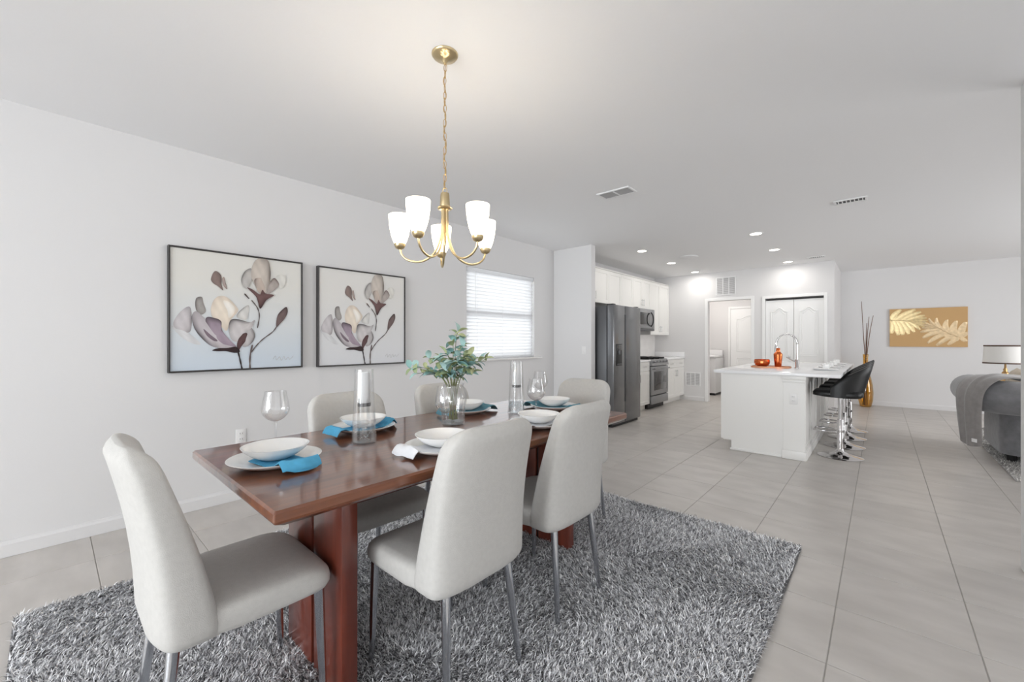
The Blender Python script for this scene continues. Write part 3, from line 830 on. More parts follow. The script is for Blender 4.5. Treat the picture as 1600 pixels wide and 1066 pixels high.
# image-right in the room is (0.746, 0.666); away from the viewer is (-0.666, 0.746)
def hv(r, d): return (0.746*r-0.666*d, 0.666*r+0.746*d)
BR = [(-0.235, 0.02, 0.275), (-0.12, -0.04, 0.33), (0.02, 0.05, 0.475), (0.055, -0.03, 0.40), (0.175, 0.02, 0.315), (0.10, 0.09, 0.30), (-0.07, 0.10, 0.30), (-0.02, -0.10, 0.27), (0.11, -0.08, 0.25), (-0.15, 0.09, 0.24), (0.0, 0.0, 0.43), (0.03, -0.05, 0.31), (-0.04, 0.03, 0.35), (0.08, 0.02, 0.34), (-0.19, -0.03, 0.25)]
for bi, (r_, d_, h_) in enumerate(BR):
    ex, ey = hv(r_, d_)
    b0 = Vector((random.uniform(-.02, .02), random.uniform(-.02, .02), 0.005)); b1 = Vector((ex*0.16, ey*0.16, 0.19)); b3 = Vector((ex, ey, h_))
    b2 = Vector((ex*0.55, ey*0.55, 0.19+(h_-0.19)*0.72 + 0.02))
    path = smooth_path([b0, b1, b2, b3], 7)
    st = G().tube([tuple(p) for p in path], [0.0026-0.0014*k/len(path) for k in range(len(path))], 6).obj('branch', 'vase_stem', plant)
    nl = 12 if h_ > 0.29 else 9
    for q in range(nl):
        f = 0.44 + 0.56*q/(nl-1)
        p = path[min(len(path)-1, int(f*(len(path)-1)))]
        o = link('leaf', random.choice(leaves), st, tuple(p))
        out = math.atan2(ey, ex) + (q % 2*2-1)*random.uniform(0.5, 1.5) + random.uniform(-.3, .3)
        pitch = random.uniform(-0.75, 0.55) if q < nl-1 else -0.9
        o.rotation_euler = (random.uniform(-.6, .6), pitch, out)
        s_ = random.uniform(0.75, 1.12); o.scale = (s_, s_, s_)

# ================================================================== WALL PAINTINGS
PETALS=[
('bloom',(215,215,216),(205,205,207),(0,0),[(0.01,0.362),(0.068,0.357),(0.122,0.309),(0.201,0.219),(0.139,0.227),(0.068,0.281)]),
('bloom',(206,201,203),(120,112,114),(1,0),[(0.128,0.524),(0.068,0.486),(0.02,0.39),(0.046,0.335),(0.122,0.316),(0.139,0.393)]),
('bloom',(165,160,156),(85,78,76),(-1,0.3),[(0.167,0.596),(0.207,0.613),(0.218,0.565),(0.235,0.495),(0.201,0.465),(0.167,0.505)]),
('bloom',(236,224,208),(196,180,165),(0,0),[(0.27,0.525),(0.294,0.599),(0.336,0.633),(0.391,0.621),(0.453,0.552),(0.467,0.507),(0.416,0.431),(0.384,0.335),(0.343,0.37),(0.306,0.427),(0.277,0.454)]),
('bloom',(245,240,232),(228,214,196),(0,0),[(0.354,0.589),(0.404,0.584),(0.447,0.521),(0.404,0.445),(0.378,0.503)]),
('bloom',(220,218,214),(130,125,122),(-1,1),[(0.46,0.477),(0.499,0.531),(0.551,0.565),(0.548,0.481),(0.531,0.435),(0.467,0.447)]),
('bloom',(200,193,196),(66,57,60),(-1,-0.5),[(0.139,0.448),(0.167,0.492),(0.212,0.452),(0.247,0.41),(0.33,0.313),(0.404,0.225),(0.46,0.178),(0.354,0.179),(0.27,0.204),(0.201,0.275),(0.156,0.352)]),
('bloom',(168,152,164),(74,62,66),(0,1),[(0.235,0.438),(0.294,0.441),(0.343,0.413),(0.348,0.341),(0.404,0.255),(0.453,0.195),(0.378,0.211),(0.294,0.247),(0.247,0.325)]),
('bloom',(128,112,122),(90,76,84),(0,0),[(0.218,0.347),(0.27,0.297),(0.317,0.247),(0.288,0.247),(0.241,0.29)]),
('bloom',(194,190,190),(80,72,72),(1,0),[(0.558,0.376),(0.6,0.3),(0.573,0.224),(0.518,0.191),(0.486,0.224),(0.511,0.3)]),
('bloom',(208,203,203),(62,54,54),(-0.4,1),[(0.397,0.371),(0.416,0.431),(0.48,0.434),(0.558,0.413),(0.6,0.434),(0.571,0.361),(0.524,0.323),(0.486,0.24),(0.428,0.247),(0.404,0.299)]),
('bloom',(96,70,70),(52,34,36),(0,0),[(0.46,0.225),(0.492,0.299),(0.537,0.315),(0.531,0.255),(0.492,0.195),(0.467,0.151)]),
('bloom',(52,36,38),(36,24,26),(0,0),[(0.277,0.164),(0.317,0.182),(0.391,0.185),(0.453,0.193),(0.482,0.151),(0.441,0.14),(0.378,0.156),(0.317,0.157)]),
('upper',(224,222,215),(205,203,196),(0,0),[(0.771,0.839),(0.823,0.877),(0.859,0.841),(0.845,0.768),(0.807,0.745)]),
('upper',(193,189,185),(84,78,76),(-1,0.6),[(0.492,0.793),(0.518,0.863),(0.564,0.899),(0.578,0.863),(0.571,0.786),(0.537,0.715),(0.505,0.734)]),
('upper',(206,196,186),(92,82,78),(1,0.2),[(0.571,0.892),(0.597,0.965),(0.638,1.001),(0.7,0.994),(0.721,0.943),(0.728,0.851),(0.708,0.738),(0.666,0.673),(0.624,0.7),(0.597,0.759),(0.571,0.817)]),
('upper',(196,181,170),(110,96,92),(-1,0.5),[(0.597,0.804),(0.659,0.888),(0.666,0.827),(0.68,0.72),(0.638,0.678),(0.603,0.744)]),
('upper',(178,168,162),(96,80,78),(0,1),[(0.715,0.77),(0.749,0.829),(0.778,0.821),(0.8,0.771),(0.749,0.711),(0.693,0.675)]),
('upper',(112,84,82),(58,38,40),(0,-1),[(0.537,0.723),(0.583,0.708),(0.638,0.67),(0.659,0.715),(0.687,0.682),(0.757,0.673),(0.693,0.621),(0.644,0.54),(0.624,0.592),(0.611,0.638),(0.583,0.674)]),
('bud',(116,98,96),(58,44,44),(0,1),[(0.776,0.374),(0.786,0.477),(0.823,0.535),(0.866,0.569),(0.877,0.521),(0.852,0.46),(0.807,0.403)]),
('bud',(138,120,114),(92,74,70),(1,0),[(0.27,0.768),(0.288,0.828),(0.311,0.841),(0.343,0.805),(0.345,0.733),(0.357,0.681),(0.317,0.716),(0.288,0.734)]),
('bud',(170,154,148),(120,100,96),(1,0),[(0.348,0.777),(0.364,0.796),(0.376,0.743),(0.387,0.693),(0.36,0.72)]),
]
STEMS=[
(0.0114,(48,36,38),[(0.467,0.153),(0.483,0.076),(0.499,-0.01)]),
(0.0127,(110,98,96),[(0.578,0.21),(0.56,0.103),(0.56,-0.006)]),
(0.0089,(104,92,90),[(0.568,0.138),(0.611,0.202),(0.666,0.263),(0.749,0.333),(0.79,0.398)]),
(0.0089,(98,88,86),[(0.571,0.612),(0.618,0.546),(0.634,0.47),(0.618,0.362)]),
(0.0101,(70,56,56),[(0.515,0.667),(0.551,0.625)]),
(0.0032,(190,190,190),[(0.749,0.074),(0.771,0.105),(0.781,0.065),(0.807,0.096),(0.823,0.06),(0.845,0.099),(0.859,0.066),(0.882,0.091),(0.897,0.069),(0.93,0.101)]),
]
def curve_closed(pts, sub=5):
    n = len(pts); out = []
    for i in range(n):
        p0, p1, p2, p3 = (Vector(pts[(i+k) % n]) for k in (-1, 0, 1, 2))
        for k in range(sub):
            t = k/sub
            out.append(0.5*((2*p1)+(p2-p0)*t+(2*p0-5*p1+4*p2-p3)*t*t+(3*p1-p0-3*p2+p3)*t**3))
    return out
def painted(name, parent, items, strokes, size, depth):
    """thin layers of paint in the canvas plane (local Y across, Z up, +X toward the room)"""
    V, F, C = [], [], []
    lay = 0
    for _, ca, cb, dr, pts in items:
        lay += 1; x = depth + 0.00035*lay
        out = curve_closed(pts); cen = sum(out, Vector((0, 0)))/len(out)
        ca, cb = Vector(lin(ca)), Vector(lin(cb)); dv = Vector(dr); n = len(out)
        i0 = len(V)
        for f in (1.0, 0.88, 0.62, 0.3):
            for p in out:
                q = cen + (p-cen)*f
                e = (p-cen).normalized() if (p-cen).length > 1e-6 else Vector((0, 0))
                side = max(0.0, e.dot(dv.normalized())) if dv.length else 0.25
                k = {1.0: 1.0, 0.88: 0.72, 0.62: 0.2, 0.3: 0.03}[f]*(0.2+0.8*side**0.7)
                streak = 1 + 0.07*math.sin(q.x*90+q.y*40)
                c = ca.lerp(cb, min(1, k))*streak
                V.append((x + 0.0012*(1-f), q.x*size, q.y*size)); C.append((*c, 1))
        V.append((x+0.0013, cen.x*size, cen.y*size)); C.append((*ca, 1))
        for r in range(3):
            for k in range(n):
                k2 = (k+1) % n
                F.append((i0+r*n+k, i0+r*n+k2, i0+(r+1)*n+k2, i0+(r+1)*n+k))
        for k in range(n): F.append((i0+3*n+k, i0+3*n+(k+1) % n, i0+4*n))
    for wd, col, pts in strokes:
        lay += 1; x = depth+0.00035*lay
        P = smooth_path([(p[0], p[1], 0) for p in pts], 6); c = lin(col); i0 = len(V)
        for k, p in enumerate(P):
            t = P[min(k+1, len(P)-1)]-P[max(k-1, 0)]; nn = Vector((-t.y, t.x, 0)).normalized()*wd*0.5*(0.7+0.5*abs(math.sin(k*0.7)))
            V += [(x, (p.x+nn.x)*size, (p.y+nn.y)*size), (x+0.001, p.x*size, p.y*size), (x, (p.x-nn.x)*size, (p.y-nn.y)*size)]
            C += [(*c, 1)]*3
        for k in range(len(P)-1):
            a = i0+k*3; F += [(a, a+1, a+4, a+3), (a+1, a+2, a+5, a+4)]
    me = bpy.data.meshes.new(name); me.from_pydata(V, [], F); me.update()
    a = me.color_attributes.new('Col', 'FLOAT_COLOR', 'POINT'); a.data.foreach_set('color', [v for c in C for v in c])
    me.materials.append(MATS['paint_strokes'])
    return link(name, me, parent)
def painting(label, y0, z0, size, cm):
    t = thing('flower_painting', label, 'painting', (LX, y0, z0))
    fr = 0.012; d = 0.045
    g = G().box(0.001, d, -fr, 0, -fr, size+fr, 0.002, 1).box(0.001, d, size, size+fr, -fr, size+fr, 0.002, 1)
    g.box(0.001, d, 0, size, -fr, 0, 0.002, 1).box(0.001, d, 0, size, size, size+fr, 0.002, 1)
    g.obj('frame', 'dark_frame', t, smooth=False)
    G().box(0.002, d-0.010, 0.0005, size-0.0005, 0.0005, size-0.0005).obj('canvas', cm, t, smooth=False)
    dp = d-0.0095
    painted('painted_bloom', t, [p for p in PETALS if p[0] == 'bloom'], STEMS[:2], size, dp)
    painted('painted_upper_bloom', t, [p for p in PETALS if p[0] == 'upper'], STEMS[3:5], size, dp+0.005)
    painted('painted_bud', t, [p for p in PETALS if p[0] == 'bud'][:1], STEMS[2:3], size, dp+0.003)
    for pp in [p for p in PETALS if p[0] == 'bud'][1:]: painted('painted_petal', t, [pp], [], size, dp+0.003)
    painted('signature', t, [], STEMS[5:], size, dp)
painting('framed magnolia painting with bluish lower edge, left of the pair', 0.575, 1.040, 0.888, 'canvas_blue')
painting('framed magnolia painting nearer the window, right of the pair', 1.618, 1.034, 0.888, 'canvas_grey')

# ================================================================== CHANDELIER
CX, CY = -1.592, 1.292
ch = thing('chandelier', 'brushed brass five-arm chandelier hanging over the dining table', 'chandelier', (CX, CY, CEIL))
G().lathe([(0.064, 0), (0.064, -0.004), (0.058, -0.012), (0.035, -0.022), (0.016, -0.030), (0.011, -0.040), (0.006, -0.046), (0, -0.048)], 44).obj('ceiling_canopy', 'brass', ch, angle=50)
def oval(a, b, r, n=16):
    return G().tube([(a*math.cos(2*PI*k/n), 0, b*math.sin(2*PI*k/n)) for k in range(n)], r, 6, closed=True)
lk = oval(0.0075, 0.020, 0.0016).mesh('chain_link', 'brass_chain')
z = -0.064; k = 0
zend = 2.02-CEIL
nlk = 18; step = (z-zend)/(nlk-1)
for k in range(nlk):
    o = link('chain_link', lk, ch, (0.003*math.sin(k*1.3), 0.003*math.cos(k*1.7), z-k*step), (k % 2)*R90+0.5)
cord = [(0.004*math.sin(q*2.2), 0.004*math.cos(q*2.0), -0.045+(zend-0.0+0.03)*q/14.0) for q in range(15)]
G().tube(cord, 0.0018, 6).obj('power_cord', 'brass_chain', ch)
oval(0.012, 0.014, 0.0022).obj('hanging_loop', 'brass', ch, (0, 0, 1.993-CEIL), 0.4)
Z = lambda zz: zz-CEIL
G().lathe([(0, Z(1.984)), (0.020, Z(1.980)), (0.022, Z(1.970)), (0.0245, Z(1.920)), (0.024, Z(1.915)), (0, Z(1.914))], 36).obj('column_cap', 'brass', ch, angle=50)
G().lathe([(0.012, Z(1.916)), (0.032, Z(1.912)), (0.036, Z(1.906)), (0.032, Z(1.901)), (0.012, Z(1.899))], 36).obj('collar_disc', 'brass', ch, angle=50)
G().lathe([(0.008, Z(1.905)), (0.008, Z(1.74)), (0.005, Z(1.725)), (0, Z(1.722))], 16).obj('centre_rod', 'brass', ch)
view = math.atan2(0.746, -0.666)    # direction away from the viewer
vd = math.atan2(CY, CX)
RR = 0.225
for k in range(5):
    a = vd + math.radians(5) + k*2*PI/5
    ca, sa = math.cos(a), math.sin(a)
    prof = [(0.013, 1.905), (0.014, 1.84), (0.020, 1.77), (0.045, 1.70), (0.085, 1.660), (0.135, 1.645), (0.185, 1.656), (0.215, 1.682), (RR, 1.712)]
    P = smooth_path([(r*ca, r*sa, Z(zz)) for r, zz in prof], 5)
    arm = G().tube([tuple(p) for p in P], 0.0052, 10).obj('arm', 'brass', ch)
    base = (RR*ca, RR*sa, Z(1.708))
    G().lathe([(0.008, 0), (0.020, 0.006), (0.0265, 0.018), (0.0275, 0.028), (0.022, 0.030), (0, 0.030)], 28).obj('socket_cup', 'brass', arm, base, angle=50)
    so = [(0.026, 0.028), (0.034, 0.045), (0.042, 0.070), (0.048, 0.100), (0.0525, 0.135), (0.054, 0.168)]
    G().lathe(so + [(r-0.003, zz) for r, zz in so[::-1]], 36, cap0=False, cap1=False).obj('glass_shade', 'shade_glass', arm, base, angle=60)
    G().lathe([(0, 0.03), (0.010, 0.032), (0.011, 0.05), (0.021, 0.082), (0.020, 0.098), (0.010, 0.110), (0, 0.113)], 20).obj('bulb', 'bulb_glow', arm, base, angle=60)
    l = bpy.data.lights.new('chandelier_lamp', 'POINT'); l.energy = 1.15; l.color = (1.0, 0.98, 0.95); l.shadow_soft_size = 0.02
    lo = bpy.data.objects.new('chandelier_lamp', l); COL.objects.link(lo); lo.parent = arm; lo.location = (base[0], base[1], base[2]+0.145)

# ================================================================== KITCHEN
def pull(g_parent, loc, length=0.13, vertical=True, axis='x'):
    """bar pull standing off a front that faces +X"""
    g = G()
    if vertical:
        g.tube([(0.028, 0, 0), (0.028, 0, length)], 0.005, 8).tube([(0, 0, 0.018), (0.028, 0, 0.018)], 0.004, 8).tube([(0, 0, length-0.018), (0.028, 0, length-0.018)], 0.004, 8)
    else:
        g.tube([(0.028, 0, 0), (0.028, length, 0)], 0.005, 8).tube([(0, 0.018, 0), (0.028, 0.018, 0)], 0.004, 8).tube([(0, length-0.018, 0), (0.028, length-0.018, 0)], 0.004, 8)
    return g.obj('handle', 'nickel', g_parent, loc)
def shaker(name, parent, y0, z0, w, h, x):
    """shaker front facing +X: recessed panel in a raised frame"""
    g = G().box(0, 0.012, 0.04, w-0.04, 0.04, h-0.04)
    f = min(0.058, h*0.3)
    g.box(0, 0.020, 0, f, 0, h, 0.0015, 1).box(0, 0.020, w-f, w, 0, h, 0.0015, 1).box(0, 0.020, f, w-f, 0, f, 0.0015, 1).box(0, 0.020, f, w-f, h-f, h, 0.0015, 1)
    return g.obj(name, 'cabinet_white', parent, (x, y0, z0), smooth=False)
UX = -3.49     # carcass front of the uppers
def upper(label, y0, y1, z0, z1, xf=UX, ndoor=2):
    t = thing('wall_cabinet', label, 'cabinet', (LX, y0, z0), group='white shaker wall cabinets')
    dpt = xf-LX; W, Hh = y1-y0, z1-z0
    G().box(0.001, dpt, 0.001, W-0.001, 0, Hh).obj('cabinet_body', 'cabinet_white', t, smooth=False)
    dw = W/ndoor
    for k in range(ndoor):
        d = shaker('door', t, k*dw+0.002, 0.003, dw-0.004, Hh-0.006, dpt+0.0005)
        pull(d, (0.020, dw-0.045 if k == 0 else 0.035, 0.05))
    return t
upper('white wall cabinet directly above the refrigerator', 5.36, 6.38, 1.89, 2.455)
upper('white wall cabinet between refrigerator and microwave', 6.38, 7.32, 1.385, 2.455)
upper('white short wall cabinet above the microwave', 7.32, 8.10, 1.885, 2.455)
upper('white tall wall cabinet in the kitchen corner', 8.10, 9.075, 1.385, 2.455)
G().box(LX, UX+0.028, 5.352, 9.078, 2.456, 2.478, 0.006).obj('crown_strip', 'cabinet_white', None, label='thin white crown strip along the wall cabinet tops', category='trim')

BXF = -3.165
def base_cab(label, y0, y1, ndoor):
    t = thing('base_cabinet', label, 'cabinet', (LX, y0, 0.0005), group='white shaker base cabinets along the wall')
    dpt = BXF-LX; W = y1-y0
    G().box(0.001, dpt, 0.001, W-0.001, 0.105, 0.885).box(0.001, dpt-0.07, 0.001, W-0.001, 0, 0.105).obj('cabinet_body', 'cabinet_white', t, smooth=False)
    dw = W/ndoor
    for k in range(ndoor):
        d = shaker('drawer', t, k*dw+0.002, 0.715, dw-0.004, 0.162, dpt+0.0005)
        pull(d, (0.020, (dw-0.13)/2, 0.08), vertical=False)
        d = shaker('door', t, k*dw+0.002, 0.112, dw-0.004, 0.597, dpt+0.0005)
        pull(d, (0.020, dw-0.045 if k == 0 else 0.035, 0.42))
base_cab('white base cabinet between refrigerator and range', 6.34, 7.30, 2)
base_cab('white base cabinet in the corner right of the range', 8.085, 9.075, 2)
for y0, y1, lb in ((6.34, 7.298, 'white counter slab between refrigerator and range'), (8.085, 9.078, 'white counter slab in the kitchen corner')):
    t = thing('countertop', lb, 'countertop', (0, 0, 0))
    G().box(LX+0.001, BXF+0.045, y0, y1, 0.886, 0.918, 0.004).obj('slab', 'counter_white', t)
    if y1 > 9: G().box(LX+0.02, BXF+0.03, y1-0.02, y1-0.001, 0.919, 1.02, 0.002).obj('side_splash', 'counter_white', t)
G().box(LX+0.001, LX+0.012, 6.34, 9.077, 0.9190, 1.384).obj('backsplash', 'marble', None, smooth=False, label='pale marble backsplash between counter and wall cabinets', category='backsplash')

# ---- refrigerator (front faces +X)
FX, FY0, FY1, FH = -2.865, 5.415, 6.300, 1.785
t = thing('refrigerator', 'slate grey side-by-side refrigerator with ice dispenser', 'refrigerator', (0, 0, 0))
G().box(LX+0.04, FX-0.118, FY0, FY1, 0.03, FH-0.012, 0.006).obj('body', 'slate_side', t)
G().box(LX+0.06, FX-0.04, FY0+0.02, FY1-0.02, 0.0, 0.032).obj('base_grille', 'black_plastic', t, smooth=False)
FM = 5.772
d1 = G().box(FX-0.112, FX, FY0, FM-0.004, 0.045, FH, 0.010, 3).obj('freezer_door', 'slate_steel', t)
d2 = G().box(FX-0.112, FX, FM+0.010, FY1, 0.045, FH, 0.010, 3).obj('fridge_door', 'slate_steel', t)
G().box(FX-0.06, FX-0.014, FM-0.004, FM+0.010, 0.05, FH-0.005).obj('handle_channel', 'black_plastic', t, smooth=False)
for y in (FM-0.012, FM+0.012):
    G().box(FX-0.012, FX+0.003, y-0.004, y+0.004, 0.35, 1.65, 0.002).obj('handle', 'slate_side', d1 if y < FM else d2)
dsp = G().box(FX-0.004, FX+0.004, 5.475, 5.665, 0.895, 1.215, 0.004).obj('dispenser', 'black_plastic', d1)
G().box(FX+0.003, FX+0.006, 5.492, 5.648, 1.120, 1.200, 0.002).obj('control_panel', 'black_glass', dsp)
G().box(FX+0.002, FX+0.016, 5.50, 5.64, 0.905, 0.925, 0.003).obj('drip_tray', 'slate_side', dsp)
G().box(FX+0.003, FX+0.02, 5.54, 5.60, 1.06, 1.118, 0.006).obj('spout', 'slate_side', dsp)
for y in (FY0+0.06, FY1-0.06):
    G().box(FX-0.13, FX-0.02, y-0.035, y+0.035, FH-0.012, FH+0.016, 0.006).obj('hinge_cap', 'black_plastic', t)
for y in (FY0+0.06, FY1-0.06):
    G().lathe([(0.02, 0.001), (0.02, 0.028)], 12, (FX-0.06, y, 0)).obj('roller', 'black_plastic', t)

# ---- gas range
RY0, RY1, RX = 7.305, 8.080, -3.105
t = thing('gas_range', 'stainless slide-in gas range with black grates', 'range', (0, 0, 0))
G().box(LX+0.02, RX-0.035, RY0, RY1, 0.09, 0.905, 0.003, 1).obj('body', 'slate_side', t, smooth=False)
G().box(LX+0.05, RX-0.09, RY0+0.02, RY1-0.02, 0.0005, 0.09).obj('plinth', 'black_plastic', t, smooth=False)  # recessed black base stands in for the floor shadow under the range
G().box(RX-0.034, RX, RY0+0.004, RY1-0.004, 0.095, 0.245, 0.006).obj('drawer', 'range_steel', t)
dr = G().box(RX-0.034, RX, RY0+0.004, RY1-0.004, 0.262, 0.785, 0.006).obj('oven_door', 'range_steel', t)
G().box(RX-0.002, RX+0.0025, RY0+0.10, RY1-0.10, 0.345, 0.690, 0.003).obj('oven_window', 'black_glass', dr)
G().tube([(RX+0.045, RY0+0.05, 0.745), (RX+0.045, RY1-0.05, 0.745)], 0.012, 12).tube([(RX, RY0+0.09, 0.745), (RX+0.045, RY0+0.09, 0.745)], 0.008, 8).tube([(RX, RY1-0.09, 0.745), (RX+0.045, RY1-0.09, 0.745)], 0.008, 8).obj('handle', 'range_steel', dr)
cp = G().add([(RX-0.06, RY0, 0.80), (RX+0.012, RY0, 0.80), (RX+0.005, RY0, 0.83), (RX-0.03, RY0, 0.915), (RX-0.06, RY0, 0.915),
              (RX-0.06, RY1, 0.80), (RX+0.012, RY1, 0.80), (RX+0.005, RY1, 0.83), (RX-0.03, RY1, 0.915), (RX-0.06, RY1, 0.915)],
             [(4, 3, 2, 1, 0), (5, 6, 7, 8, 9), (0, 1, 6, 5), (1, 2, 7, 6), (2, 3, 8, 7), (3, 4, 9, 8), (4, 0, 5, 9)]).obj('control_panel', 'range_steel', t, smooth=False)
for k in range(5):
    y = RY0+0.085+k*(RY1-RY0-0.17)/4
    kb = G().lathe([(0.021, 0), (0.021, 0.008), (0.017, 0.010), (0.0165, 0.034), (0, 0.036)], 20)
    kb.xf(Matrix.Rotation(math.radians(68), 4, 'Y')).obj('knob', 'range_steel', cp, (RX-0.010, y, 0.868))
G().box(LX+0.03, RX-0.03, RY0+0.003, RY1-0.003, 0.905, 0.918, 0.003).obj('cooktop', 'black_glass', t)
for k in range(3):
    y0 = RY0+0.025+k*0.245; g = G()
    for yy in (y0, y0+0.225): g.box(LX+0.10, RX-0.07, yy, yy+0.012, 0.9185, 0.945)
    for xx in (LX+0.10, LX+0.34, RX-0.082): g.box(xx, xx+0.012, y0+0.012, y0+0.225, 0.934, 0.947)
    g.box(LX+0.21, LX+0.222, y0+0.012, y0+0.225, 0.936, 0.948).box(RX-0.21, RX-0.198, y0+0.012, y0+0.225, 0.936, 0.948)
    g.obj('grate', 'cast_iron', t, smooth=False)
for xx in (LX+0.24, RX-0.18):
    for yy in (RY0+0.14, RY1-0.14):
        G().lathe([(0.045, 0.9182), (0.045, 0.926), (0.03, 0.932), (0, 0.932)], 24, (xx, yy, 0)).obj('burner', 'cast_iron', t)

# ---- over-range microwave
MY0, MY1, MX, MZ0, MZ1 = 7.325, 8.095, -3.385, 1.455, 1.882
t = thing('microwave', 'stainless over-the-range microwave with black curved handle', 'microwave', (0, 0, 0))
G().box(LX+0.013, MX-0.03, MY0, MY1, MZ0, MZ1, 0.003, 1).obj('body', 'slate_side', t, smooth=False)
dr = G().box(MX-0.029, MX, MY0+0.002, MY1-0.13, MZ0+0.045, MZ1-0.003, 0.005).obj('door', 'range_steel', t)
G().box(MX-0.002, MX+0.002, MY0+0.055, MY1-0.235, MZ0+0.115, MZ1-0.075, 0.002).obj('door_window', 'black_glass', dr)
P = smooth_path([(MX, MY1-0.175, MZ0+0.085), (MX+0.035, MY1-0.172, MZ0+0.14), (MX+0.048, MY1-0.17, MZ0+0.225), (MX+0.035, MY1-0.172, MZ0+0.31), (MX, MY1-0.175, MZ0+0.365)], 5)
G().tube([tuple(p) for p in P], 0.012, 10).obj('handle', 'black_plastic', dr)
G().box(MX-0.029, MX, MY1-0.128, MY1-0.002, MZ0+0.045, MZ1-0.003, 0.005).obj('control_panel', 'range_steel', t)
G().box(MX-0.029, MX-0.001, MY0+0.002, MY1-0.002, MZ0+0.002, MZ0+0.043, 0.004).obj('vent_strip', 'slate_side', t)

# ---- island: base, panels, white slab
IX0, IX1, IY0, IY1 = -1.405, -0.590, 5.272, 7.840
isl = thing('kitchen_island', 'white kitchen island base with pilaster and paneled stool side', 'island', (0, 0, 0.0005))
g = G().box(IX0+0.022, IX1-0.012, IY0+0.020, IY1, 0.105, 0.884).box(IX0+0.115, IX1-0.012, IY0+0.020, IY1, 0, 0.105)
g.obj('island_body', 'cabinet_white', isl, smooth=False)
# end panel with toe-kick notch (profile in XZ extruded in Y)
poly = [(IX0+0.112, 0), (IX1-0.015, 0), (IX1-0.015, 0.884), (IX0+0.002, 0.884), (IX0+0.002, 0.118), (IX0+0.112, 0.118)]
G().prism(poly, IY0-0.0, IY0+0.019).xf(Matrix(((1, 0, 0, 0), (0, 0, 1, 0), (0, 1, 0, 0), (0, 0, 0, 1)))).obj('end_panel', 'cabinet_white', isl, smooth=False)
pl = G().box(-0.780, IX1, IY0-0.020, IY0-0.0005, 0.0, 0.884, 0.002, 1).obj('pilaster', 'cabinet_white', isl, smooth=False)
G().box(-0.795, IX1+0.012, IY0-0.036, IY0-0.0205, 0.845, 0.884, 0.004).box(-0.788, IX1+0.006, IY0-0.028, IY0-0.0205, 0.815, 0.845, 0.006).obj('capital', 'cabinet_white', pl)
G().box(-0.792, IX1+0.012, IY0-0.034, IY0-0.0205, 0.0, 0.095, 0.006).obj('plinth_block', 'cabinet_white', pl)
G().box(IX0+0.100, -0.796, IY0-0.012, IY0-0.0005, 0.0, 0.026, 0.003).obj('shoe_moulding', 'cabinet_white', isl)
npan = 5; pw = (IY1-IY0)/npan
for k in range(npan):
    y0 = IY0+k*pw
    g = G().box(0, 0.008, 0.05, pw-0.05, 0.10, 0.83)
    g.box(0, 0.016, 0, 0.05, 0.09, 0.884).box(0, 0.016, pw-0.05, pw, 0.09, 0.884).box(0, 0.016, 0.05, pw-0.05, 0.09, 0.14).box(0, 0.016, 0.05, pw-0.05, 0.80, 0.884)
    g.obj('side_panel', 'cabinet_white', isl, (IX1-0.012, y0, 0), smooth=False)
G().box(IX1-0.012, IX1+0.016, IY0, IY1, 0.0, 0.09, 0.005).obj('base_moulding', 'cabinet_white', isl)
for k in range(3):
    dw = (IY1-IY0-0.06)/3
    g = G().box(0, 0.018, 0.002, dw-0.002, 0.115, 0.70, 0.002, 1)
    d = g.obj('door', 'cabinet_white', isl, (IX0+0.003, IY0+0.04+k*dw, 0), smooth=False)
    G().box(0, 0.018, 0.002, dw-0.002, 0.71, 0.875, 0.002, 1).obj('drawer', 'cabinet_white', isl, (IX0+0.003, IY0+0.04+k*dw, 0), smooth=False)
G().box(-1.466, -0.295, 5.212, 7.890, 0.8855, 0.920, 0.004).obj('island_countertop', 'counter_white', None,
    label='white quartz slab on top of the kitchen island', category='countertop')
outlet('white outlet on the island end pilaster', (-0.690, IY0-0.0205, 0.645), 0)

# ---- pull-down faucet
t = thing('kitchen_faucet', 'chrome gooseneck pull-down faucet on the island', 'faucet', (-0.775, 6.200, 0.9205))
G().lathe([(0.030, 0), (0.030, 0.006), (0.024, 0.012), (0.0235, 0.10), (0.020, 0.108), (0, 0.109)], 28).obj('faucet_base', 'stool_chrome', t, angle=50)
N = [(0, 0, 0.10), (0, 0, 0.22), (0, 0, 0.30)] + [(-0.11+0.11*math.cos(a), 0, 0.31+0.11*math.sin(a)) for a in [PI*q/10 for q in range(11)]] + [(-0.222, 0, 0.27)]
G().tube(N, 0.009, 14).obj('gooseneck', 'stool_chrome', t)
sp = G()
hp = []
for q in range(240):
    u = q/239; L = u*(len(N)-3)+2; i_ = min(int(L), len(N)-2); f_ = L-i_
    p = Vector(N[i_]).lerp(Vector(N[i_+1]), f_); a = q*0.9
    hp.append((p.x+0.0120*math.cos(a), p.y+0.0120*math.sin(a), p.z+0.006*math.sin(a)))
sp.tube(hp, 0.0018, 5).obj('spring_coil', 'stool_chrome', t)
G().lathe([(0.012, 0.28), (0.016, 0.26), (0.018, 0.20), (0.021, 0.165), (0, 0.163)], 20, (-0.224, 0, 0)).obj('spray_head', 'stool_chrome', t, angle=50)
G().tube([(0, 0, 0.075), (-0.045, -0.035, 0.095), (-0.105, -0.055, 0.135)], [0.009, 0.007, 0.005], 10).obj('lever', 'stool_chrome', t)

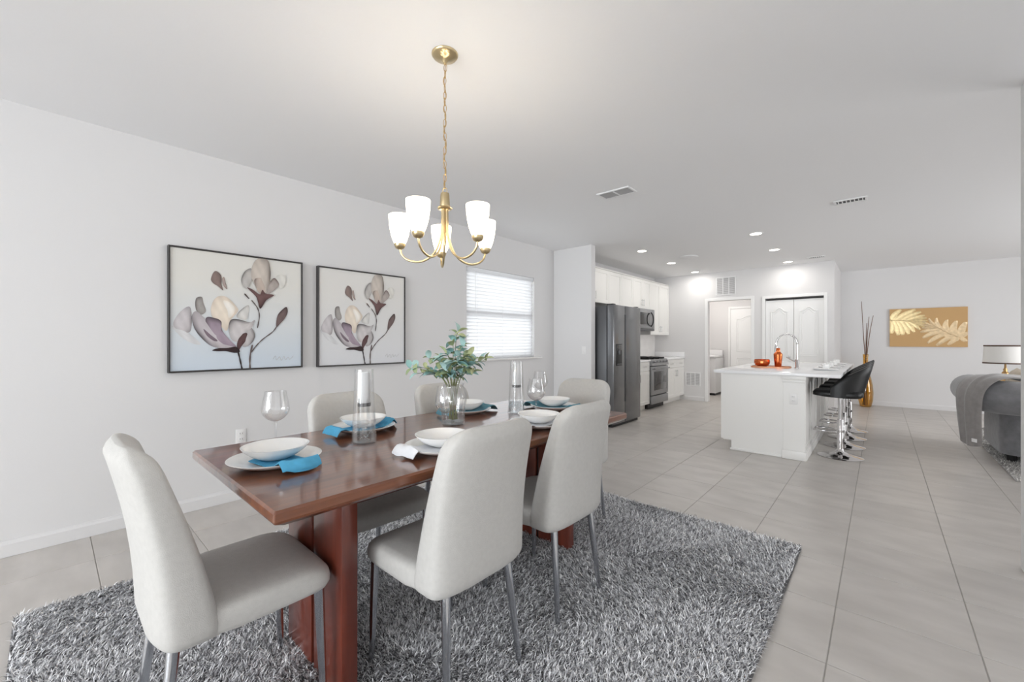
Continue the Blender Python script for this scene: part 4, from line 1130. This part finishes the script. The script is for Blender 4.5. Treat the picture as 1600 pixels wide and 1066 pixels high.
# ---- copper set
t = thing('serving_tray', 'flat pinkish wood serving tray under the copper pieces', 'tray', (-1.040, 6.11, 0.9205))
G().prism([(p[0], p[1]) for p in rrect(0.21, 0.15, 40, 5)], 0.0, 0.010).obj('tray_board', 'copper_tray', t)
rings = [[(x, y, z) for x, y in rrect(0.21-i_, 0.15-i_, 40, 5)] for z, i_ in ((0.0101, 0.0), (0.018, 0.0), (0.018, 0.010), (0.0101, 0.010))]
G().loft(rings, cap=False).obj('tray_rim', 'copper_tray', t)
t = thing('copper_bowl', 'shiny hammered copper bowl on the tray', 'bowl', (-1.135, 6.09, 0.9312))
G().lathe([(0, 0), (0.05, 0.0), (0.074, 0.018), (0.088, 0.045), (0.090, 0.070), (0.084, 0.092), (0.081, 0.092), (0.086, 0.070), (0.084, 0.046), (0.070, 0.020), (0.048, 0.004), (0, 0.004)], 20).obj('bowl_body', 'copper', t, angle=10)
t = thing('cocktail_shaker', 'copper cocktail shaker standing beside the copper bowl', 'shaker', (-0.965, 6.12, 0.9312))
G().lathe([(0, 0), (0.034, 0.0), (0.036, 0.004), (0.047, 0.12), (0.048, 0.150), (0, 0.150)], 32).obj('shaker_body', 'copper', t, angle=50)
G().lathe([(0.049, 0.1505), (0.049, 0.162), (0.030, 0.185), (0.026, 0.192), (0, 0.192)], 32).obj('strainer_top', 'copper', t, angle=50)
G().lathe([(0.023, 0.1925), (0.022, 0.232), (0.018, 0.238), (0, 0.239)], 28).obj('cap', 'copper', t, angle=50)

# ---- espresso settings along the stool side
cup_g = G().lathe([(0, 0.0), (0.022, 0.0), (0.030, 0.012), (0.034, 0.040), (0.035, 0.060), (0.033, 0.060), (0.031, 0.040), (0.026, 0.012), (0, 0.006)], 28)
cup_me = cup_g.mesh('cup_body', 'porcelain', True, 50)
hd_me = G().tube([(0.033, 0, 0.048), (0.050, 0, 0.046), (0.055, 0, 0.032), (0.046, 0, 0.018), (0.031, 0, 0.016)], 0.004, 8).mesh('cup_handle', 'porcelain')
pr = [[(x, y, z) for x, y in rrect(a, b, 36, 8)] for z, a, b in ((0.0, 0.085, 0.085), (0.004, 0.095, 0.095), (0.016, 0.125, 0.125), (0.019, 0.126, 0.126), (0.017, 0.121, 0.121), (0.007, 0.09, 0.09))]
sq_me = G().loft(pr).mesh('square_plate', 'porcelain', True, 40)
for k, y in enumerate((5.99, 6.50, 7.02, 7.55)):
    od = ('nearest the dining table', 'second from the dining table', 'third from the dining table', 'farthest from the dining table')[k]
    link('square_plate', sq_me, None, (-0.475, y, 0.9205), label='white square plate on the island counter, ' + od, category='plate', group='square plates along the island')
    t = thing('coffee_cup', 'white cup on the square island plate ' + od, 'cup', (-0.475, y, 0.9282), 0.8, 'white cups along the island')
    link('cup_body', cup_me, t); link('cup_handle', hd_me, t)

# ---- bar stools (front toward -X)
def make_stool(label, loc):
    t = thing('bar_stool', label, 'stool', loc, 0, 'black swivel bar stools along the island')
    G().lathe([(0.200, 0.0), (0.202, 0.004), (0.196, 0.009), (0.12, 0.022), (0.06, 0.045), (0.034, 0.075), (0.030, 0.09), (0, 0.09)], 48).obj('base', 'stool_chrome', t, angle=50)
    G().lathe([(0.029, 0.088), (0.029, 0.40), (0.026, 0.404), (0, 0.404)], 28).obj('lower_column', 'stool_chrome', t, angle=50)
    G().lathe([(0.020, 0.404), (0.020, 0.635), (0.055, 0.640), (0.055, 0.648), (0, 0.648)], 28).obj('gas_lift', 'stool_chrome', t, angle=50)
    P = [(-0.03, -0.05, 0.275), (-0.10, -0.105, 0.278), (-0.20, -0.105, 0.28), (-0.225, -0.08, 0.28), (-0.225, 0.08, 0.28), (-0.20, 0.105, 0.28), (-0.10, 0.105, 0.278), (-0.03, 0.05, 0.275)]
    G().tube(P, 0.0095, 10).obj('footrest', 'stool_chrome', t)
    G().lathe([(0.034, 0.262), (0.034, 0.288)], 24).obj('footrest_clamp', 'stool_chrome', t, angle=50)
    rings = []
    for z, ins in ((0.649, 0.05), (0.655, 0.015), (0.670, 0.0), (0.700, 0.0), (0.716, 0.010), (0.724, 0.03), (0.727, 0.08)):
        rings.append([(x-0.020, y, z + 0.012*max(0, -x/0.2)*(z < 0.66)) for x, y in rrect(0.215-ins, 0.205-ins, 40, 4.5)])
    G().loft(rings).obj('seat', 'black_leather', t, angle=60)
    # wrap-round back: tall behind, sloping down to arms at the sides
    rings = []
    M = 30
    for q in range(M+1):
        a = -1.85 + 3.7*q/M
        c_, s_ = math.cos(a), math.sin(a)
        hgt = 0.045 + 0.255*max(0, math.cos(a*0.72))**1.5
        lean = 0.085*max(0, c_)
        def pt(rr, z, lf): return (0.0 + (rr+lf)*c_*(1 if c_ > 0 else 0.9) - 0.02, (rr*1.06)*s_, z)
        z0, z1 = 0.662, 0.700+hgt
        ring = []
        for f in (0, 0.25, 0.5, 0.75, 0.93): ring.append(pt(0.208, z0+(z1-z0)*f, lean*f))
        ring.append(pt(0.196, z1, lean))
        for f in (0.93, 0.75, 0.5, 0.25, 0): ring.append(pt(0.178-0.01*math.sin(f*PI), z0+(z1-z0)*f, lean*f))
        rings.append(ring)
    G().loft(rings).obj('backrest', 'black_leather', t, angle=60)
    return t
SY = [5.735, 6.335, 6.910, 7.500]
s0 = make_stool('black bar stool nearest the dining table, whole base in view', (-0.328, SY[0], 0.0005))
dup(s0, (-0.328, SY[1], 0.0005), 0, 'second black bar stool from the dining table')
dup(s0, (-0.328, SY[2], 0.0005), 0, 'third black bar stool from the dining table')
dup(s0, (-0.328, SY[3], 0.0005), 0, 'black bar stool farthest from the dining table')

# ---- washer in the laundry room
t = thing('washing_machine', 'white top-load washer seen through the laundry doorway', 'washer', (-3.51, 10.20, 0.0005))
G().box(0, 0.68, 0.012, 0.66, 0.05, 0.865, 0.012).obj('cabinet_shell', 'washer_white', t)
G().box(0.02, 0.66, 0.03, 0.64, 0.0, 0.05).obj('plinth', 'black_plastic', t, smooth=False)
G().box(0.0, 0.68, 0.0, 0.66, 0.868, 0.905, 0.010).obj('top_deck', 'washer_white', t)
G().box(0.06, 0.62, 0.06, 0.48, 0.906, 0.918, 0.005).obj('lid', 'washer_white', t)
G().box(0.0, 0.68, 0.54, 0.66, 0.906, 1.04, 0.012).obj('control_console', 'washer_white', t)

# ================================================================== LIVING AREA
# ---- gold monstera canvas
AX0, AX1, AZ0, AZ1 = 0.128, 1.140, 1.150, 1.862
t = thing('leaf_canvas', 'gold canvas with two raised monstera leaves on the far wall', 'wall art', (AX0, YF, AZ0))
AW, AH = AX1-AX0, AZ1-AZ0
G().box(0, AW, -0.035, -0.001, 0, AH, 0.002, 1).obj('canvas', 'gold_canvas', t, smooth=False)
def lobe(g, x0, z0, x1, z1, w, bow, y):
    """raised tapering frond from (x0,z0) to (x1,z1)"""
    n = 9; R = []
    d = Vector((x1-x0, z1-z0)); nn = Vector((-d.y, d.x)).normalized()
    for k in range(n+1):
        u = k/n; c = Vector((x0, z0)) + d*u + nn*bow*math.sin(PI*u)
        hw_ = max(0.003, w*0.5*(math.sin(PI*min(1, 0.16+0.76*u))**0.6))
        a = c-nn*hw_; b = c+nn*hw_
        cl = lambda v: (min(max(v.x, 0.004), AW-0.004), min(max(v.y, 0.004), AH-0.004))
        a_, b_, c_ = cl(a), cl(b), cl(c)
        R.append([(a_[0], y, a_[1]), (c_[0], y-0.007, c_[1]), (b_[0], y, b_[1]), (c_[0], y+0.0005, c_[1])])
    g.loft(R)
def monstera(name, m, rib0, rib1, ups, downs, y=-0.0355):
    lf = link(name, None, t)
    a, b = Vector(rib0), Vector(rib1)
    g = G(); lobe(g, a.x, a.y, b.x, b.y, 0.03, 0.01, y-0.002); g.obj('midrib', m, lf, angle=30)
    # broad blade the lobes grow out of
    d = (b-a); nn = Vector((-d.y, d.x)).normalized(); n = 12; R = []
    for k in range(n+1):
        u = k/n; c_ = a + d*(u*1.05); hw_ = 0.012 + 0.085*math.sin(PI*(0.22+0.74*u))
        cl = lambda v: (min(max(v.x, 0.004), AW-0.004), min(max(v.y, 0.004), AH-0.004))
        p0, p1, p2 = cl(c_-nn*hw_), cl(c_), cl(c_+nn*hw_)
        R.append([(p0[0], y+0.0003, p0[1]), (p1[0], y-0.004, p1[1]), (p2[0], y+0.0003, p2[1]), (p1[0], y+0.0006, p1[1])])
    G().loft(R).obj('leaf_blade', m, lf, angle=30)
    for lst in (ups, downs):
        for (u, dx, dz, w_, bow) in lst:
            p = a.lerp(b, u); g = G(); lobe(g, p.x, p.y, p.x+dx*1.12, p.y+dz, w_*1.12, bow, y); g.obj('lobe', m, lf, angle=30)
monstera('monstera_leaf', 'gold_leaf', (0.0, 0.50), (0.30, 0.47),
  [(0.05, 0.13, 0.20, 0.075, 0.02), (0.25, 0.25, 0.20, 0.070, 0.02), (0.5, 0.25, 0.16, 0.065, 0.02), (0.7, 0.24, 0.10, 0.055, 0.015), (0.85, 0.22, 0.055, 0.045, 0.01), (1.0, 0.19, 0.01, 0.04, 0.0), (0.95, 0.20, -0.04, 0.04, -0.01)],
  [(0.05, 0.01, -0.25, 0.08, 0.02), (0.18, 0.06, -0.28, 0.085, 0.02), (0.36, 0.07, -0.27, 0.085, 0.015), (0.54, 0.09, -0.25, 0.075, 0.015), (0.72, 0.11, -0.21, 0.065, 0.01), (0.86, 0.14, -0.16, 0.055, 0.01), (0.95, 0.17, -0.10, 0.045, 0.0)])
monstera('monstera_leaf', 'gold_leaf_pale', (0.93, 0.16), (0.66, 0.34),
  [(0.0, 0.05, 0.28, 0.085, 0.02), (0.25, 0.01, 0.26, 0.08, 0.03), (0.55, -0.02, 0.23, 0.07, 0.03), (0.8, -0.08, 0.22, 0.055, 0.03), (0.95, -0.13, 0.19, 0.045, 0.02), (1.0, -0.19, 0.13, 0.045, 0.015), (1.0, -0.20, 0.07, 0.04, 0.01)],
  [(1.0, -0.20, 0.01, 0.045, 0.0), (0.9, -0.24, -0.05, 0.06, -0.01), (0.75, -0.25, -0.13, 0.07, -0.02), (0.55, -0.24, -0.19, 0.065, -0.02), (0.3, -0.20, -0.19, 0.06, -0.01), (0.1, -0.12, -0.14, 0.06, 0.0), (0.0, 0.06, -0.06, 0.06, 0.0), (0.05, 0.10, 0.10, 0.06, 0.0)])

# ---- amber floor vase and twigs
t = thing('floor_vase', 'tall amber glass floor vase in front of the far wall', 'vase', (-0.215, 10.42, 0.0005))
o = [(0.060, 0.0), (0.085, 0.01), (0.108, 0.12), (0.115, 0.27), (0.104, 0.42), (0.078, 0.56), (0.050, 0.66), (0.040, 0.74), (0.038, 0.92), (0.044, 1.00)]
G().lathe(o + [(r-0.005, z+0.002) for r, z in o[::-1][:-1]] + [(0, 0.012)], 44, cap0=True, cap1=False).obj('vase_body', 'amber_glass', t, angle=60)
t = thing('dry_twigs', 'bare brown twigs standing in the amber floor vase', 'twigs', (-0.215, 10.42, 0.0))
for dx, dy, h in ((-0.055, 0.0, 2.02), (0.045, 0.02, 1.72), (0.10, -0.02, 1.74), (0.015, 0.05, 1.60)):
    P = smooth_path([(dx*-0.4, dy*-.4, 0.03), (dx*0.12, dy*0.1, 0.9), (dx*0.6, dy*0.6, 1.4), (dx*1.1, dy, h)], 6)
    G().tube([tuple(p) for p in P], [0.009-0.005*k/len(P) for k in range(len(P))], 7).obj('twig', 'twig', t)

# ---- living rug
rug2 = thing('living_rug', 'pale grey shag rug under the sofa', 'rug', (2.2, 7.3, 0))
G().box(-1.30, 1.30, -1.55, 1.6, 0.0005, 0.012, 0.003, 1).obj('rug_backing', 'rug_backing_pale', rug2, smooth=False)
shag(rug2, -1.30, 1.30, -1.55, 1.6, 0.010, 70000, 0.030, 0.006, [(168, 166, 164), (204, 202, 199), (232, 230, 227)], [0.3, 0.4, 0.3])

# ---- rolled-arm sofa: one swept arm/back shell, facing +Y
sf = thing('sofa', 'grey velvet sofa with thick rolled arms and back', 'sofa', (0, 0, 0))
ox0, ox1, oy0, oy1, rc = 0.930, 3.05, 6.540, 7.480, 0.14
path = [((ox0, oy1), (-1, 0))]
for q in range(0, 9):
    a = PI + (PI/2)*q/8; path.append(((ox0+rc+rc*math.cos(a), oy0+rc+rc*math.sin(a)), (math.cos(a), math.sin(a))))
for q in range(0, 9):
    a = 1.5*PI + (PI/2)*q/8; path.append(((ox1-rc+rc*math.cos(a), oy0+rc+rc*math.sin(a)), (math.cos(a), math.sin(a))))
path.append(((ox1, oy1), (1, 0)))
prof = [(-0.10, 0.085), (0.0, 0.085), (0.004, 0.30), (0.0, 0.50)]
for q in range(0, 19):
    a = math.radians(-115 + 255*q/18); prof.append((0.115+0.170*math.cos(a), 0.680+0.170*math.sin(a)))
prof += [(-0.10, 0.66)]
rings = [[(p[0]+n_[0]*d, p[1]+n_[1]*d, z) for d, z in prof] for p, n_ in path]
G().loft(rings).obj('rolled_frame', 'sofa_fabric', sf, angle=50)
G().box(ox0+0.105, ox1-0.105, oy0+0.105, oy1+0.02, 0.085, 0.30, 0.02).obj('seat_base', 'sofa_fabric', sf)
for k in range(3):
    w_ = (ox1-ox0-0.22)/3; x0 = ox0+0.11+k*w_
    G().box(x0+0.004, x0+w_-0.004, oy0+0.26, oy1+0.04, 0.302, 0.46, 0.045, 4).obj('seat_cushion', 'sofa_fabric', sf)
    G().box(x0+0.004, x0+w_-0.004, oy0+0.11, oy0+0.258, 0.302, 0.78, 0.05, 4).obj('back_cushion', 'sofa_fabric', sf)
for x in (ox0+0.08, ox1-0.08):
    for y in (oy0+0.08, oy1-0.08):
        G().lathe([(0.032, 0.0125), (0.04, 0.086)], 16, (x, y, 0)).obj('foot', 'black_plastic', sf)
# ---- throw over the sofa corner
acx, acy = ox0+rc, oy0+rc
t = thing('throw_blanket', 'grey fleece throw hanging over the sofa corner', 'blanket', (0, 0, 0))
aa = math.radians(36); nd = Vector((-math.cos(aa), -math.sin(aa), 0)); td = Vector((math.sin(aa), -math.cos(aa), 0))
prof = smooth_path([(-0.22, 0.80, 0), (-0.02, 0.850, 0), (0.15, 0.866, 0), (0.26, 0.868, 0), (0.36, 0.835, 0), (0.43, 0.76, 0), (0.455, 0.66, 0), (0.455, 0.50, 0), (0.445, 0.33, 0), (0.435, 0.20, 0)], 4)
top, bt = [], []
for i_, p in enumerate(prof):
    f = i_/(len(prof)-1); hw_ = 0.19-0.085*f; rt, rb = [], []
    for j in range(21):
        u = -1+2*j/20
        wv = 0.016*math.sin(u*5.0+0.7)*(0.35+f) + 0.008*math.sin(u*11+f*3)
        tt = 0.022*(1-abs(u)**8)+0.003
        # along the hanging part the folds push outwards; on top they push up
        dn = Vector((0, 0, 1)).lerp(nd, min(1, max(0, (f-0.35)/0.25))).normalized()
        base_ = Vector((acx, acy, 0)) + nd*p.x + td*(u*hw_) + Vector((0, 0, p.y - (0.035*math.sin((u+1)*1.3) if f > 0.97 else 0)))
        q0 = base_ + dn*(0.010+max(0, wv)); rt.append(tuple(q0+dn*tt)); rb.append(tuple(q0))
    top.append(rt); bt.append(rb)
G().loft([a+b[::-1] for a, b in zip(top, bt)]).obj('blanket_cloth', 'throw_grey', t, angle=60)
c = Vector((acx, acy, 0)) + nd*0.490 + td*0.075
tg = G().box(-0.026, 0.026, -0.002, 0.002, -0.018, 0.018)
tg.obj('care_tag', 'tag_white', t, (c.x, c.y, 0.235), math.atan2(td.y, td.x), smooth=False)
# ---- scatter cushions
def cushion(label, loc, rot, s_=0.44, m='cushion'):
    n = 14; V = []; F = []
    for side in (1, -1):
        for i_ in range(n+1):
            for j in range(n+1):
                u, v = -1+2*i_/n, -1+2*j/n
                h = 0.085*max(0, (1-u**4)*(1-v**4))**0.55
                pin = 1-0.06*(1-abs(u*v))
                V.append((u*s_/2*pin if abs(u) > .99 or abs(v) > .99 else u*s_/2*0.97, side*(h+0.004), v*s_/2*pin if abs(u) > .99 or abs(v) > .99 else v*s_/2*0.97))
    K = (n+1)**2
    for i_ in range(n):
        for j in range(n):
            a = i_*(n+1)+j
            F.append((a, a+1, a+n+2, a+n+1)); F.append((K+a+n+1, K+a+n+2, K+a+1, K+a))
    ed = [(i_*(n+1)) for i_ in range(n+1)] + [n*(n+1)+j for j in range(1, n+1)] + [(n-i_)*(n+1)+n for i_ in range(1, n+1)] + [n-j for j in range(1, n)]
    for a, b in zip(ed, ed[1:]+ed[:1]): F.append((a, b, K+b, K+a))
    o = G().add(V, F).obj('scatter_cushion', m, None, loc, angle=60, label=label, category='cushion')
    o.rotation_euler = rot
    return o
cushion('beige scatter cushion leaning inside the near sofa arm', (1.150, 7.25, 0.715), (math.radians(-8), 0, math.radians(-90)), 0.46)
cushion('dark grey scatter cushion on the sofa beside the beige cushion', (1.62, 6.95, 0.685), (math.radians(-14), 0, math.radians(-6)), m='throw_grey')

# ---- end table and lamp beyond the sofa
ex, ey = 1.26, 8.62
t = thing('end_table', 'small round wooden end table behind the sofa under the lamp', 'table', (ex, ey, 0.0005))
G().lathe([(0.23, 0.575), (0.24, 0.585), (0.24, 0.60), (0.235, 0.605), (0, 0.605)], 40).obj('table_top', 'side_table_wood', t, angle=50)
for k in range(3):
    a = k*2*PI/3+0.4
    G().tube([(0.15*math.cos(a), 0.15*math.sin(a), 0.576), (0.19*math.cos(a), 0.19*math.sin(a), 0.026)], [0.016, 0.011], 10).obj('leg', 'side_table_wood', t)
t = thing('table_lamp', 'table lamp with white drum shade and dark rims', 'lamp', (ex, ey, 0.606))
G().lathe([(0.075, 0), (0.08, 0.012), (0.05, 0.026), (0.026, 0.04), (0.05, 0.075), (0.058, 0.105), (0.05, 0.135), (0.022, 0.165), (0.034, 0.19), (0.038, 0.205), (0.032, 0.225), (0.016, 0.245), (0.022, 0.262), (0.012, 0.285), (0.008, 0.36), (0, 0.36)], 32).obj('lamp_base', 'lamp_gold', t, angle=60)
o = [(0.205, 0.355), (0.195, 0.585)]
G().lathe(o+[(0.191, 0.585), (0.201, 0.355)], 48, cap0=False, cap1=False).obj('shade', 'lamp_shade', t, angle=50)
G().lathe([(0.201, 0.343), (0.209, 0.343), (0.208, 0.361), (0.200, 0.361), (0.201, 0.343)], 48, cap0=False, cap1=False).obj('lower_rim', 'lamp_rim', t, angle=50)
G().lathe([(0.190, 0.578), (0.199, 0.578), (0.198, 0.595), (0.189, 0.595), (0.190, 0.578)], 48, cap0=False, cap1=False).obj('upper_rim', 'lamp_rim', t, angle=50)
G().tube([(0, 0, 0.36), (0, 0, 0.575)], 0.005, 8).tube([(-0.190, 0, 0.575), (0.190, 0, 0.575)], 0.003, 6).obj('harp', 'lamp_gold', t)
